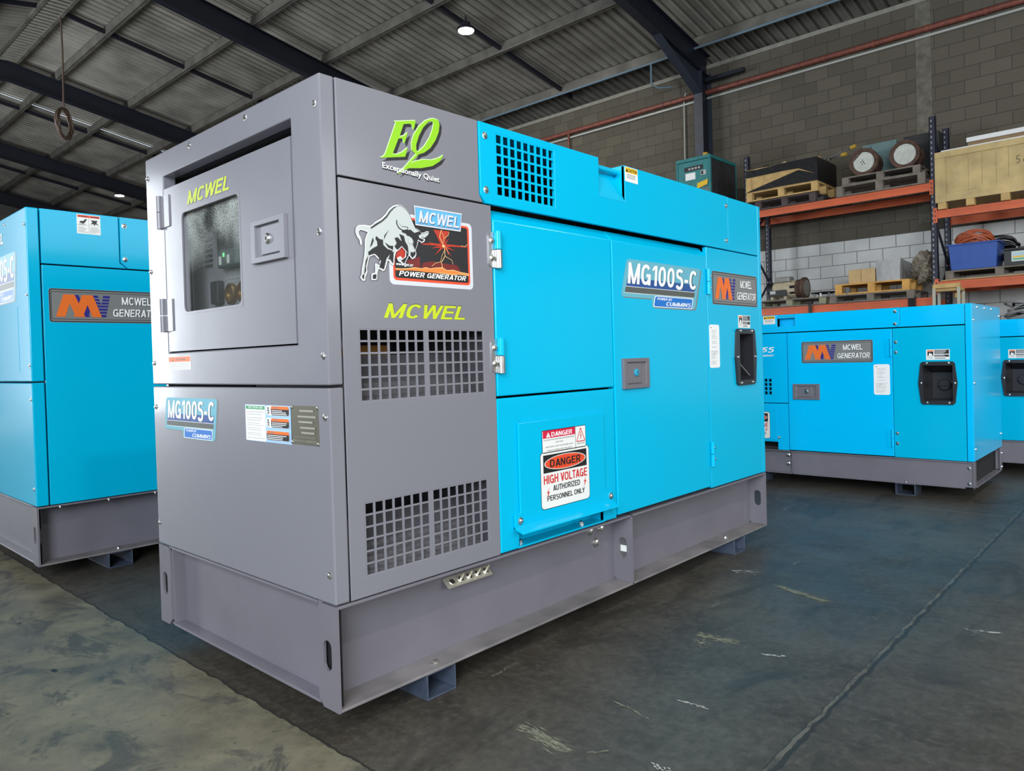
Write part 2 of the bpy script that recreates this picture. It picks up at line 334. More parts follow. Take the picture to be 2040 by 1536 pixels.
_BM = {}
def bolt(parent, p, axis, r=.009, h=.007, m=None, name='bolt'):
    m = m or CHROME; k = (r, h, m.name)
    if k not in _BM:
        _BM[k] = MB().lathe((0, 0, 0), (0, 0, 1), [(r*1.25, -.002), (r*1.25, .0015), (r*.85, .002), (r*.8, h*.7), (r*.45, h)], m, 10).mesh('bolt', True)
    o = bpy.data.objects.new(name, _BM[k]); COL.objects.link(o); o.parent = parent; o.location = p
    o.rotation_euler = Vector((0, 0, 1)).rotation_difference(Vector(axis)).to_euler(); return o
BULL={'bull':[(.1079,1.1841),(.1057,1.1959),(.098,1.2039),(.0937,1.2144),(.0949,1.2243),(.1018,1.2316),(.1205,1.2348),(.1394,1.2343),(.1477,1.239),(.1563,1.2467),(.1761,1.258),(.1907,1.271),(.2026,1.2861),(.2174,1.2971),(.232,1.302),(.2467,1.3016),(.2611,1.2936),(.2697,1.2854),(.2768,1.2746),(.2852,1.2581),(.2923,1.246),(.3074,1.2405),(.3133,1.2341),(.3243,1.2364),(.3323,1.2408),(.3408,1.2417),(.3382,1.2331),(.3253,1.2242),(.3114,1.2244),(.3067,1.2223),(.3097,1.2207),(.3257,1.2187),(.3233,1.2133),(.3138,1.2088),(.3048,1.2131),(.3002,1.2146),(.3,1.2079),(.2949,1.1957),(.2899,1.1859),(.2925,1.1743),(.2876,1.1652),(.2783,1.161),(.2716,1.166),(.2676,1.1718),(.2486,1.1424),(.24,1.148),(.2304,1.1507),(.2263,1.1578),(.2368,1.1632),(.2453,1.156),(.2545,1.1647),(.2566,1.1794),(.2429,1.1916),(.2302,1.1806),(.2212,1.1752),(.2163,1.1611),(.2126,1.1391),(.2055,1.142),(.1973,1.1505),(.1915,1.1489),(.1821,1.124),(.1764,1.1213),(.1627,1.1271),(.1567,1.1155),(.1552,1.0984),(.1518,1.096),(.1389,1.0952),(.14,1.1098),(.1519,1.1128),(.1529,1.1247),(.1528,1.1374),(.1684,1.1325),(.1674,1.1414),(.172,1.1519),(.1609,1.1532),(.1502,1.1624),(.1336,1.1561),(.1291,1.1447),(.1235,1.1248),(.1244,1.1138),(.1171,1.1001),(.1171,1.0931),(.1109,1.0914),(.1038,1.0989),(.1088,1.1062),(.1109,1.1239),(.1155,1.1397),(.1197,1.1598),(.1219,1.1799),(.1225,1.1976),(.1285,1.2114),(.1334,1.2192),(.1147,1.2227),(.1067,1.223),(.1007,1.2173),(.1014,1.2086),(.1065,1.2026),(.11,1.192),(.1098,1.1853)],'k1':[(.1576,1.2111),(.1685,1.2043),(.1796,1.2032),(.1805,1.1897),(.1928,1.1807),(.2112,1.1766),(.2078,1.1638),(.2007,1.1655),(.1895,1.1544),(.1799,1.1247),(.1649,1.1289),(.1704,1.1472),(.1584,1.1597),(.1503,1.1637),(.1315,1.1575),(.1299,1.1662),(.1453,1.1776),(.1608,1.1857),(.1598,1.1968),(.1546,1.203)],'k2':[(.1465,1.2066),(.1489,1.1979),(.143,1.1862),(.1359,1.1789),(.1435,1.1996)],'k3':[(.2348,1.2247),(.2508,1.2206),(.2547,1.2059),(.2632,1.1951),(.2659,1.1744),(.2566,1.1806),(.2423,1.1927),(.2272,1.1803),(.2174,1.1886),(.225,1.1985),(.2183,1.2116),(.2286,1.2149),(.2428,1.2048)],'k4':[(.2441,1.236),(.2648,1.2371),(.2734,1.2408),(.2887,1.2327),(.3074,1.2393),(.3126,1.2323),(.3023,1.227),(.306,1.2208),(.3229,1.2173),(.3142,1.2105),(.3003,1.2162),(.296,1.2005),(.2893,1.1858),(.2813,1.1991),(.2848,1.2088),(.2717,1.2216),(.2613,1.2228),(.2585,1.2272),(.2438,1.2303)],'k5':[(.273,1.1797),(.2805,1.1775),(.2892,1.1834),(.2904,1.1742),(.2784,1.1631),(.2717,1.1698)],'k6':[(.2571,1.1783),(.2658,1.1721),(.2487,1.1452),(.2384,1.1525),(.256,1.1638)],'k7':[(.1426,1.1079),(.1543,1.1102),(.1524,1.0985),(.1422,1.0972)],'k8':[(.1301,1.1574),(.1264,1.1449),(.121,1.1291),(.1213,1.1181),(.1142,1.1066),(.1176,1.1244),(.1216,1.1445)],'k9':[(.1392,1.2307),(.1561,1.2426),(.176,1.2539),(.1919,1.2671),(.2054,1.2835),(.2187,1.2945),(.232,1.2997),(.2186,1.2916),(.2073,1.281),(.1941,1.2644),(.1781,1.2512),(.1582,1.2391),(.1419,1.2288)],'k10':[(.2005,1.2325),(.1891,1.215),(.1824,1.203),(.1845,1.215)],'k11':[(.185,1.1969),(.2017,1.1894),(.2132,1.1905),(.2119,1.179),(.1958,1.1844)],'k12':[(.227,1.2629),(.2353,1.2523),(.2451,1.2465),(.2667,1.2466),(.2664,1.2378),(.2469,1.234),(.2333,1.2393),(.2257,1.2508)],'k13':[(.214,1.1757),(.2113,1.1424),(.2003,1.1541),(.1945,1.1514),(.2007,1.1644)],'k14':[(.1096,1.1052),(.1156,1.1078),(.1142,1.1),(.1145,1.0945),(.1085,1.0985)],'h1':[(.2295,1.2604),(.2341,1.2513),(.245,1.2447),(.2636,1.2444),(.2637,1.2398),(.2476,1.2364),(.2355,1.2413),(.2283,1.2506)],'h2':[(.3108,1.2321),(.3257,1.233),(.3392,1.2406),(.3367,1.2329),(.3248,1.2253),(.3105,1.2255)],'f1':[(.2656,1.2186),(.2776,1.2175),(.2832,1.2075),(.2753,1.1997),(.2664,1.2024)]}
EQ={'E':[(.2304,1.5274),(.3081,1.5465),(.3036,1.5288),(.2975,1.5174),(.2943,1.5297),(.287,1.5333),(.2647,1.5277),(.2487,1.4903),(.2615,1.4943),(.271,1.5014),(.2786,1.5083),(.2683,1.4814),(.2625,1.4726),(.2611,1.4843),(.2558,1.4875),(.2448,1.4839),(.2234,1.4389),(.2377,1.4401),(.2561,1.4492),(.2769,1.4665),(.2666,1.4389),(.179,1.4203),(.1913,1.4261),(.1986,1.4344),(.2355,1.5201),(.2375,1.5262)],'Q':[(.3764,1.5669),(.3922,1.5659),(.397,1.5544),(.3929,1.5327),(.3798,1.5062),(.3591,1.48),(.3351,1.4623),(.3157,1.455),(.3006,1.4545),(.2904,1.4613),(.2897,1.4799),(.2989,1.5047),(.3188,1.532),(.3426,1.5531),(.3625,1.563)],'Qi':[(.3701,1.5576),(.3738,1.5524),(.3691,1.5337),(.3563,1.5075),(.3358,1.48),(.3141,1.4614),(.3067,1.4643),(.3073,1.4804),(.3178,1.5056),(.3341,1.5323),(.3542,1.5527)],'T':[(.3063,1.4541),(.2656,1.4124),(.2384,1.3857),(.2653,1.4038),(.2802,1.4101),(.3218,1.4171),(.3649,1.4303),(.3935,1.4486),(.4096,1.4701),(.3898,1.4575),(.3617,1.4466),(.3305,1.4425),(.3035,1.4334),(.2845,1.4243),(.3177,1.4562)]}
BOLT={'l1':[(.3919,1.2532),(.3866,1.2429),(.3835,1.2305),(.3906,1.219),(.3983,1.2076),(.4011,1.1957),(.402,1.1786),(.3864,1.1579),(.3909,1.1485),(.3884,1.141)],'l2':[(.3916,1.2459),(.3995,1.237),(.3989,1.2223),(.3953,1.2146)],'l3':[(.402,1.1786),(.4167,1.1725),(.4282,1.1685),(.4328,1.1565)],'l4':[(.4011,1.1957),(.3906,1.1801),(.3833,1.1601),(.3637,1.155),(.3505,1.1456)],'l5':[(.4008,1.2298),(.4178,1.2401),(.4198,1.2489)],'l6':[(.4016,1.2079),(.411,1.1965),(.4155,1.1847)],'l7':[(.4657,1.2138),(.483,1.2129),(.4938,1.2215)],'fire':[(.22,1.1293),(.2398,1.1296),(.2636,1.1319),(.2879,1.1364),(.3124,1.1346),(.3282,1.1392),(.3438,1.1367),(.3663,1.1407),(.3891,1.1435),(.4086,1.1363),(.432,1.1391),(.459,1.1347),(.4954,1.1321),(.4952,1.127),(.4554,1.1283),(.4281,1.1253),(.3983,1.1271),(.3754,1.1268),(.3498,1.1276),(.3277,1.1273),(.306,1.1282),(.2755,1.1285),(.2397,1.1265),(.2198,1.1257)],'r1':[(.2272,1.1803),(.2452,1.1912),(.2566,1.1794),(.2559,1.162),(.2467,1.1555),(.2234,1.1571)],'r2':[(.3194,1.1529),(.3511,1.1601),(.3832,1.1577),(.4496,1.1552),(.466,1.1364),(.35,1.1336),(.3094,1.1355)],'r3':[(.3611,1.2499),(.4232,1.2517),(.4126,1.2359),(.4019,1.2153),(.3856,1.2186)],'r4':[(.3122,1.2068),(.3969,1.2136),(.497,1.2142),(.4969,1.2112),(.3966,1.2062),(.3214,1.2041)],'r5':[(.2584,1.1506),(.2768,1.1613),(.3076,1.1685),(.3095,1.1379),(.2849,1.1362)]}
# ------------------------------------------------------------------ generator building blocks
def logo_mv(fr, u0, u1, v0, v1, parent, name='maker_badge'):
    """grey maker's badge: orange and navy zigzag with two lines of lettering"""
    W, H = u1-u0, v1-v0; d = Dec(fr)
    U = lambda x: u0+W*x
    V = lambda y: v0+H*y
    d.base(rrect(u0, u1, v0, v1, H*.08), GREY1)
    d.rr(u0+H*.015, u1-H*.015, v0+H*.015, v1-H*.015, H*.07, BLACK); d.rr(u0+H*.04, u1-H*.04, v0+H*.04, v1-H*.04, H*.06, GREY1)
    d.rr(u0+H*.055, u1-H*.055, v0+H*.09, v1-H*.09, H*.05, BLACK); d.rr(u0+H*.07, u1-H*.07, v0+H*.105, v1-H*.105, H*.045, GREY1)
    b, t = .17, .83
    st = lambda xb, xt, wd, m, y0=b, y1=t: d.poly([(U(xb), V(y0)), (U(xb+wd), V(y0)), (U(xt+wd), V(y1)), (U(xt), V(y1))], m)
    st(.255, .165, .07, NAVY); st(.24, .305, .07, NAVY)
    st(.385, .32, .075, NAVY); st(.40, .44, .06, NAVY)
    for i in range(6):
        y = .25+i*.095; d.rect(U(.325), U(.52), V(y), V(y+.028), GREY1)
    st(.05, .115, .075, ORNG); st(.21, .13, .075, ORNG); st(.19, .265, .075, ORNG); st(.345, .275, .078, ORNG)
    d.text('MCWEL', U(.605), U(.87), V(.56), V(.80), BLACK, .0, .03); d.text('MCWEL', U(.60), U(.865), V(.57), V(.81), WHITE, .0, .02)
    d.text('GENERATOR', U(.525), U(.965), V(.19), V(.43), BLACK, .1, .03); d.text('GENERATOR', U(.52), U(.96), V(.20), V(.44), WHITE, .1, .02)
    return d.done(name, parent)

def badge_model(fr, u0, u1, v0, v1, parent, pale, slant=.06, title='MG100S-C'):
    """slanted two-step badge with the model number and a smaller blue plate below"""
    W, H = u1-u0, v1-v0; d = Dec(fr)
    P = lambda x, y: (u0+W*(x*(1-slant)+slant*y), v0+H*y)
    def sl(pts, r=.03):
        out = []
        n = len(pts)
        for i in range(n):
            (ax, ay), (bx, by), (cx, cy) = pts[i-1], pts[i], pts[(i+1) % n]
            l1 = math.hypot((ax-bx)*W, (ay-by)*H); l2 = math.hypot((cx-bx)*W, (cy-by)*H); R = r*H
            p = (bx+(ax-bx)*R/l1, by+(ay-by)*R/l1); q = (bx+(cx-bx)*R/l2, by+(cy-by)*R/l2)
            for k in range(5):
                t = k/4; out.append(P((1-t)**2*p[0]+2*t*(1-t)*bx+t*t*q[0], (1-t)**2*p[1]+2*t*(1-t)*by+t*t*q[1]))
        return out
    L = [(0, .19), (.39, .19), (.39, 0), (1, 0), (1, 1), (0, 1)]
    d.base(sl([(x+.02, y-.02) for x, y in L], .12), GREY1)
    d.w += .0003
    d.poly(sl(L, .11), pale)
    d.poly([P(.045, .30), P(.955, .30), P(.955, .60), P(.045, .60)], BLUED if pale is not TEALL else BLUED)
    d.poly([P(.04, .275), P(.96, .275), P(.96, .42), P(.04, .42)], WHITE)
    d.poly([P(.04, .285), P(.96, .285), P(.96, .41), P(.04, .41)], OLIVE)
    a = P(.06, .44); b = P(.95, .95)
    d.text(title, a[0], b[0], a[1]-H*.008, b[1]-H*.02, BLACK, .12, .045); d.text(title, a[0], b[0]-W*.008, a[1], b[1]-H*.02, WHITE, .12, .03)
    d.poly(sl([(.41, .01), (.95, .01), (.95, .26), (.41, .26)], .05), WHITE)
    d.poly(sl([(.42, .025), (.94, .025), (.94, .245), (.42, .245)], .05), BLUE)
    a = P(.45, .165); b = P(.65, .225); d.text('POWER BY', a[0], b[0], a[1], b[1], WHITE, .2, .02)
    a = P(.58, .045); b = P(.92, .14); d.text('CUMMINS', a[0], b[0], a[1], b[1], WHITE, .2, .02)
    return d.done('model_badge', parent)

def caution_sticker(fr, u0, u1, v0, v1, parent):
    W, H = u1-u0, v1-v0; d = Dec(fr); d.base(rrect(u0, u1, v0, v1, H*.05), PAPER)
    d.rect(u0+W*.03, u1-W*.03, v0+H*.62, v1-H*.03, YEL)
    d.poly([(u0+W*.07, v0+H*.66), (u0+W*.25, v0+H*.66), (u0+W*.16, v0+H*.93)], BLACK)
    d.text('CAUTION', u0+W*.27, u1-W*.06, v0+H*.68, v0+H*.90, BLACK, .15, .02)
    d.lines(u0+W*.14, u1-W*.12, v0+H*.22, v0+H*.55, 3, GREY1, .35, .15)
    return d.done('caution_sticker', parent)

def fuel_sticker(fr, u0, u1, v0, v1, parent):
    W, H = u1-u0, v1-v0; d = Dec(fr); d.base(rrect(u0, u1, v0, v1, H*.05), PAPER)
    d.rect(u0+W*.05, u0+W*.32, v0+H*.82, v0+H*.93, ORNG)
    d.rect(u0+W*.06, u0+W*.31, v0+H*.38, v0+H*.80, BLACK)
    d.poly([(u0+W*.10, v0+H*.40), (u0+W*.27, v0+H*.40), (u0+W*.25, v0+H*.62), (u0+W*.20, v0+H*.55), (u0+W*.17, v0+H*.72), (u0+W*.13, v0+H*.6)], WHITE)
    d.lines(u0+W*.07, u0+W*.30, v0+H*.12, v0+H*.32, 2, GREYL)
    d.rect(u0+W*.36, u0+W*.97, v0+H*.56, v0+H*.95, BLACK); d.lines(u0+W*.38, u0+W*.93, v0+H*.58, v0+H*.93, 4, WHITE, .3)
    d.rect(u0+W*.36, u0+W*.97, v0+H*.28, v0+H*.48, BLACK); d.lines(u0+W*.38, u0+W*.9, v0+H*.3, v0+H*.46, 2, WHITE, .3)
    d.lines(u0+W*.38, u0+W*.95, v0+H*.06, v0+H*.22, 1, GREY1)
    return d.done('fuel_sticker', parent)

def procedure_sticker(fr, u0, u1, v0, v1, parent):
    W, H = u1-u0, v1-v0; d = Dec(fr); d.base(rrect(u0, u1, v0, v1, W*.12), WHITE)
    d.rect(u0+W*.12, u0+W*.24, v0+H*.92, v0+H*.935, BLACK)
    for a, b, n in ((.80, .88, 3), (.66, .78, 5), (.55, .63, 3), (.46, .5, 1), (.2, .4, 5), (.07, .17, 4)):
        d.lines(u0+W*(.22 if a > .45 else .12), u0+W*.82, v0+H*a, v0+H*b, n, GREYL, .3, .5)
    d.line([(u0+W*.3, v0+H*.3), (u0+W*.5, v0+H*.36), (u0+W*.6, v0+H*.3), (u0+W*.8, v0+H*.38)], W*.015, GREY1)
    return d.done('instruction_sticker', parent)

def danger_small(fr, u0, u1, v0, v1, parent):
    W, H = u1-u0, v1-v0; d = Dec(fr); d.base([(u0-.002, v0), (u1+.002, v0), (u1+.002, v1+.002), (u0-.002, v1+.002)], BLACK); d.rect(u0, u1, v0, v1, PAPER)
    x = u0+W*.75; d.rect(u0+W*.01, x, v0+H*.66, v1, CRIM)
    d.poly([(u0+W*.08, v0+H*.70), (u0+W*.18, v0+H*.70), (u0+W*.13, v0+H*.93)], PAPER); d.rect(u0+W*.127, u0+W*.133, v0+H*.75, v0+H*.85, CRIM)
    d.text('DANGER', u0+W*.20, u0+W*.68, v0+H*.71, v0+H*.92, WHITE, 0, .02)
    d.text('ELECTROCUTION HAZARD AND ROTATING MACHINERY', u0+W*.03, u0+W*.73, v0+H*.55, v0+H*.61, GREY1)
    d.text('KEEP CLEAR', u0+W*.29, u0+W*.46, v0+H*.41, v0+H*.47, GREY1)
    d.text('AVOID CONTACT, KEEP A SAFE DISTANCE AWAY', u0+W*.06, u0+W*.69, v0+H*.23, v0+H*.29, GREY1)
    d.text('OR DEATH OR SERIOUS INJURY WILL RESULT', u0+W*.09, u0+W*.67, v0+H*.07, v0+H*.13, GREY1)
    d.rect(x, x+.0015, v0, v1, BLACK)
    t = [(u0+W*.78, v0+H*.30), (u0+W*.98, v0+H*.30), (u0+W*.88, v0+H*.93)]; d.line(t+t[:1], .003, RED)
    d.line([(u0+W*.885, v0+H*.75), (u0+W*.868, v0+H*.58), (u0+W*.892, v0+H*.56), (u0+W*.875, v0+H*.40)], .003, RED)
    d.text('HIGH VOLTAGE', u0+W*.79, u0+W*.97, v0+H*.17, v0+H*.23, GREY1)
    return d.done('danger_sticker', parent)
def danger_big(fr, u0, u1, v0, v1, parent):
    W, H = u1-u0, v1-v0; d = Dec(fr); d.base(rrect(u0-.002, u1+.002, v0-.002, v1+.002, W*.06), BLACK); d.poly(rrect(u0, u1, v0, v1, W*.055), PAPER)
    d.rect(u0+W*.05, u1-W*.05, v0+H*.63, v1-H*.05, BLACK)
    d.poly(ell(u0+W*.5, v0+H*.79, W*.43, H*.135), PAPER); d.poly(ell(u0+W*.5, v0+H*.79, W*.415, H*.125), REDO)
    d.text('DANGER', u0+W*.18, u0+W*.82, v0+H*.72, v0+H*.86, BLACK, 0, .03)
    d.text('HIGH VOLTAGE', u0+W*.05, u0+W*.95, v0+H*.435, v0+H*.59, RED, 0, .03)
    d.text('AUTHORIZED', u0+W*.23, u0+W*.79, v0+H*.29, v0+H*.395, BLACK, 0, .02)
    d.text('PERSONNEL ONLY', u0+W*.11, u0+W*.89, v0+H*.12, v0+H*.225, BLACK, 0, .02)
    for x, y in ((.13, .27), (.90, .33)):
        d.poly([(u0+W*(x+.03), v0+H*(y+.10)), (u0+W*(x-.03), v0+H*y), (u0+W*x, v0+H*(y+.01)), (u0+W*(x-.03), v0+H*(y-.10)), (u0+W*(x+.035), v0+H*(y+.025)), (u0+W*x, v0+H*(y+.02))], RED)
    return d.done('high_voltage_sign', parent)

def slot(cu, cv, wd, ht): return rrect(cu-wd/2, cu+wd/2, cv-ht/2, cv+ht/2, wd*.499, 8)
def hinge(parent, fr, u, v0, v1, m1, m2, leaf, r=.014, side=-1, name='hinge', plain=False):
    """knuckle at u between v0 and v1 (upper half m1, lower m2), leaf plate to one side"""
    mb = MB(); vm = (v0+v1)/2
    mb.cyl(fr.p(u, vm+.0015, r*.75), fr.p(u, v1, r*.75), r, m1, seg=14); mb.cyl(fr.p(u, v0, r*.75), fr.p(u, vm-.0015, r*.75), r, m2, seg=14)
    if leaf: mb.prism(fr, rrect(min(u, u+side*leaf), max(u, u+side*leaf), v0+.002, v1-.004, .003 if plain else .012), .0, .004 if plain else .005, m2)
    o = mb.build(name, parent, smooth=True)
    if leaf and not plain:
        for v in (v0+.03, v1-.03): bolt(o, fr.p(u+side*leaf*.62, v, .005), fr.N, .0085)
    return o
def paddle_latch(parent, fr, u0, u1, v0, v1, m, right_pivot, keym=None, name='latch'):
    """recessed square paddle latch: dished frame, paddle, key barrel"""
    W, H = u1-u0, v1-v0; mb = MB(); f = .13
    mb.grid(fr, [u0, u0+W*f, u1-W*f, u1], [v0, v0+H*f, v1-H*f, v1], lambda i, j: i == 1 and j == 1, .0, .013, m)
    mb.fbox(fr, u0+W*f*.5, u1-W*f*.5, v0+H*f*.5, v1-H*f*.5, .0, .0025, m)
    fr_o = mb.build(name, parent, .0015)
    pb = MB(); a, b = (u0+W*.28, u1-W*.08) if right_pivot else (u0+W*.08, u1-W*.28)
    pb.fbox(fr, a, b, v0+H*.17, v1-H*.17, .003, .0085, m)
    px0, px1 = (b-W*.10, b+W*.03) if right_pivot else (a-W*.03, a+W*.10)
    for y0, y1 in ((.17, .36), (.64, .83)): pb.cyl(fr.p((px0+px1)/2, v0+H*y0, .004), fr.p((px0+px1)/2, v0+H*y1, .004), .007, m, seg=10)
    p = pb.build('paddle', fr_o, .002)
    kb = MB(); c = (a+b)/2+(-.1*W if right_pivot else .1*W)
    kb.lathe(fr.p(c, v0+H*.52, .0085), fr.N, [(W*.085, -.002), (W*.085, .003), (W*.06, .007), (W*.03, .007)], keym or CHROME, 16)
    kb.fbox(fr, c-W*.008, c+W*.008, v0+H*.48, v0+H*.56, .0145, .0165, BLACK)
    kb.build('key_barrel', fr_o, smooth=True)
    return fr_o
def foot(parent, x0, x1, y0, y1, along='y'):
    mb = MB(); t = .005
    if along == 'y':
        for a in ((x0, x1, y0, y1, 0, t), (x0, x1, y0, y1, ZB-t-.0005, ZB-.0005), (x0, x0+t, y0, y1, t, ZB-t), (x1-t, x1, y0, y1, t, ZB-t)): mb.box(*a, FOOTM)
    else:
        for a in ((x0, x1, y0, y1, 0, t), (x0, x1, y0, y1, ZB-t-.0005, ZB-.0005), (x0, x1, y0, y0+t, t, ZB-t), (x0, x1, y1-t, y1, t, ZB-t)): mb.box(*a, FOOTM)
    return mb.build('foot', parent, .002)

GL, GW, GH, GB = 2.542, 1.078, 1.600, .268      # big generator: length, width, height, skid height (above the skid's underside)
SF = F((0, 0, ZB), (1, 0, 0))                     # long side, facing -y
EF = F((0, GW, ZB), (0, -1, 0))                   # short end, facing -x (u runs left to right as seen)
def big_skid(root, mids=(1.325,)):
    mb = MB(); z0, z1 = ZB, ZB+GB
    for y0, s in ((0, 1), (GW, -1)):
        a, b = sorted((y0, y0+s*.085)); c = y0+s*.085
        mb.box(.008, GL-.008, a, b, z0, z0+.008, DUSTY); mb.box(.008, GL-.008, a, b, z1-.008, z1, SKID)
        mb.box(.008, GL-.008, *sorted((c, c+s*.008)), z0, z1, SKID)
    for x, s in ((.045, 1), (GL-.045, -1)):
        mb.box(*sorted((x, x+s*.008)), .093, GW-.093, z0, z1, SKID)
        mb.box(*sorted((x-s*.04, x)), .093, GW-.093, z0, z0+.008, SKID); mb.box(*sorted((x-s*.04, x)), .093, GW-.093, z1-.008, z1, SKID)
    mb.box(.06, GL-.06, .093, GW-.093, z0+.03, z0+.04, DARK)
    sk = mb.build('skid_base', root, .0015)
    XF_ = lambda x: F((x, 0, ZB), (0, -1, 0))
    for x in (0., GL-.008)+tuple(mids):
        for y0, y1 in ((0., .088), (GW-.088, GW)) if x in (0., GL-.008) else ((0., .085), (GW-.085, GW)):
            fr = F((x+.008, y1, ZB), (0, -1, 0)); k = y1-y0; c = k*.5
            inn = y0 < .1
            n = .02
            pl = [(0, n), (n, 0), (k, 0), (k, GB), (n, GB), (0, GB-n)] if inn else [(0, 0), (k-n, 0), (k, n), (k, GB-n), (k-n, GB), (0, GB)]
            MB().prism(fr, pl, 0, .008, SKID, [slot(c, .137, .036, .078)]).build('lifting_plate', root)
            if x < .1: MB().box(.016, .020, y0+.008, y1-.008, ZB+.012, ZB+GB-.012, DARK).build('slot_shade_plate', root)  # dark plate standing in for the shade inside the slots
    for x in (.292, 2.188):
        for y0 in (.004, GW-.304): foot(root, x, x+.11, y0, y0+.30)
        bolt(root, (x+.055 if x < 1 else x-.03, .035, ZB+.009), (0, 0, 1), .011, .011)
    return sk
def shell_core(root, x0=.62, m=None):
    mb = MB(); mb.box(x0, GL-.03, .03, GW-.03, ZB+GB+.006, ZB+GH-.015, m or DARK)  # dark core added so the panel gaps read as shaded
    mb.box(.046, GL-.03, .03, GW-.03, ZB+GB+.002, ZB+GB+.014, INNER)
    return mb.build('dark_core', root)
GLASS = bpy.data.materials.new('dusty_hazy_window_glass'); GLASS.use_nodes = True
def _glass():
    nt = GLASS.node_tree; nt.nodes.clear(); N = nt.nodes.new; L = nt.links.new
    out = N('ShaderNodeOutputMaterial'); tr = N('ShaderNodeBsdfTransparent'); gl = N('ShaderNodeBsdfGlossy'); df = N('ShaderNodeBsdfDiffuse')
    gl.inputs['Roughness'].default_value = .06; df.inputs['Color'].default_value = (.55, .58, .55, 1); tr.inputs[0].default_value = (.93, .95, .94, 1)
    fr = N('ShaderNodeFresnel'); fr.inputs[0].default_value = 1.5
    ge = N('ShaderNodeNewGeometry'); fm = N('ShaderNodeMath'); fm.operation = 'SUBTRACT'; fm.use_clamp = True; L(fr.outputs[0], fm.inputs[0]); L(ge.outputs['Backfacing'], fm.inputs[1])
    m1 = N('ShaderNodeMixShader'); L(fm.outputs[0], m1.inputs[0]); L(tr.outputs[0], m1.inputs[1]); L(gl.outputs[0], m1.inputs[2])
    tc = N('ShaderNodeTexCoord'); n1 = N('ShaderNodeTexNoise'); n1.inputs['Scale'].default_value = 260; n1.inputs['Detail'].default_value = 2
    n2 = N('ShaderNodeTexNoise'); n2.inputs['Scale'].default_value = 7; L(tc.outputs['Object'], n1.inputs[0]); L(tc.outputs['Object'], n2.inputs[0])
    sp = N('ShaderNodeSeparateXYZ'); L(tc.outputs['Object'], sp.inputs[0])
    mr = N('ShaderNodeMapRange'); mr.inputs[1].default_value = ZB+1.18; mr.inputs[2].default_value = ZB+1.38; mr.inputs[3].default_value = 0; mr.inputs[4].default_value = 1.0  # dust thickens upwards and also stands for the pale reflection there
    L(sp.outputs[2], mr.inputs[0])
    a = N('ShaderNodeMath'); a.operation = 'MULTIPLY'; L(n1.outputs[0], a.inputs[0]); L(n2.outputs[0], a.inputs[1])
    r = N('ShaderNodeMapRange'); r.inputs[1].default_value = .18; r.inputs[2].default_value = .36; L(a.outputs[0], r.inputs[0])
    b = N('ShaderNodeMath'); b.operation = 'MULTIPLY'; L(r.outputs[0], b.inputs[0]); L(mr.outputs[0], b.inputs[1])
    c = N('ShaderNodeMath'); c.operation = 'MULTIPLY_ADD'; c.inputs[1].default_value = .75; c.inputs[2].default_value = .03; L(b.outputs[0], c.inputs[0])
    m2 = N('ShaderNodeMixShader'); L(c.outputs[0], m2.inputs[0]); L(m1.outputs[0], m2.inputs[1]); L(df.outputs[0], m2.inputs[2]); L(m2.outputs[0], out.inputs[0])
_glass()
LED = emit('green_led', (.1, 1, .2), 2.)
SCREEN = mat('controller_grey', (.035, .05, .05), .35)
BRASSG = mat('gauge_brass', (.25, .16, .07), .3, .8)

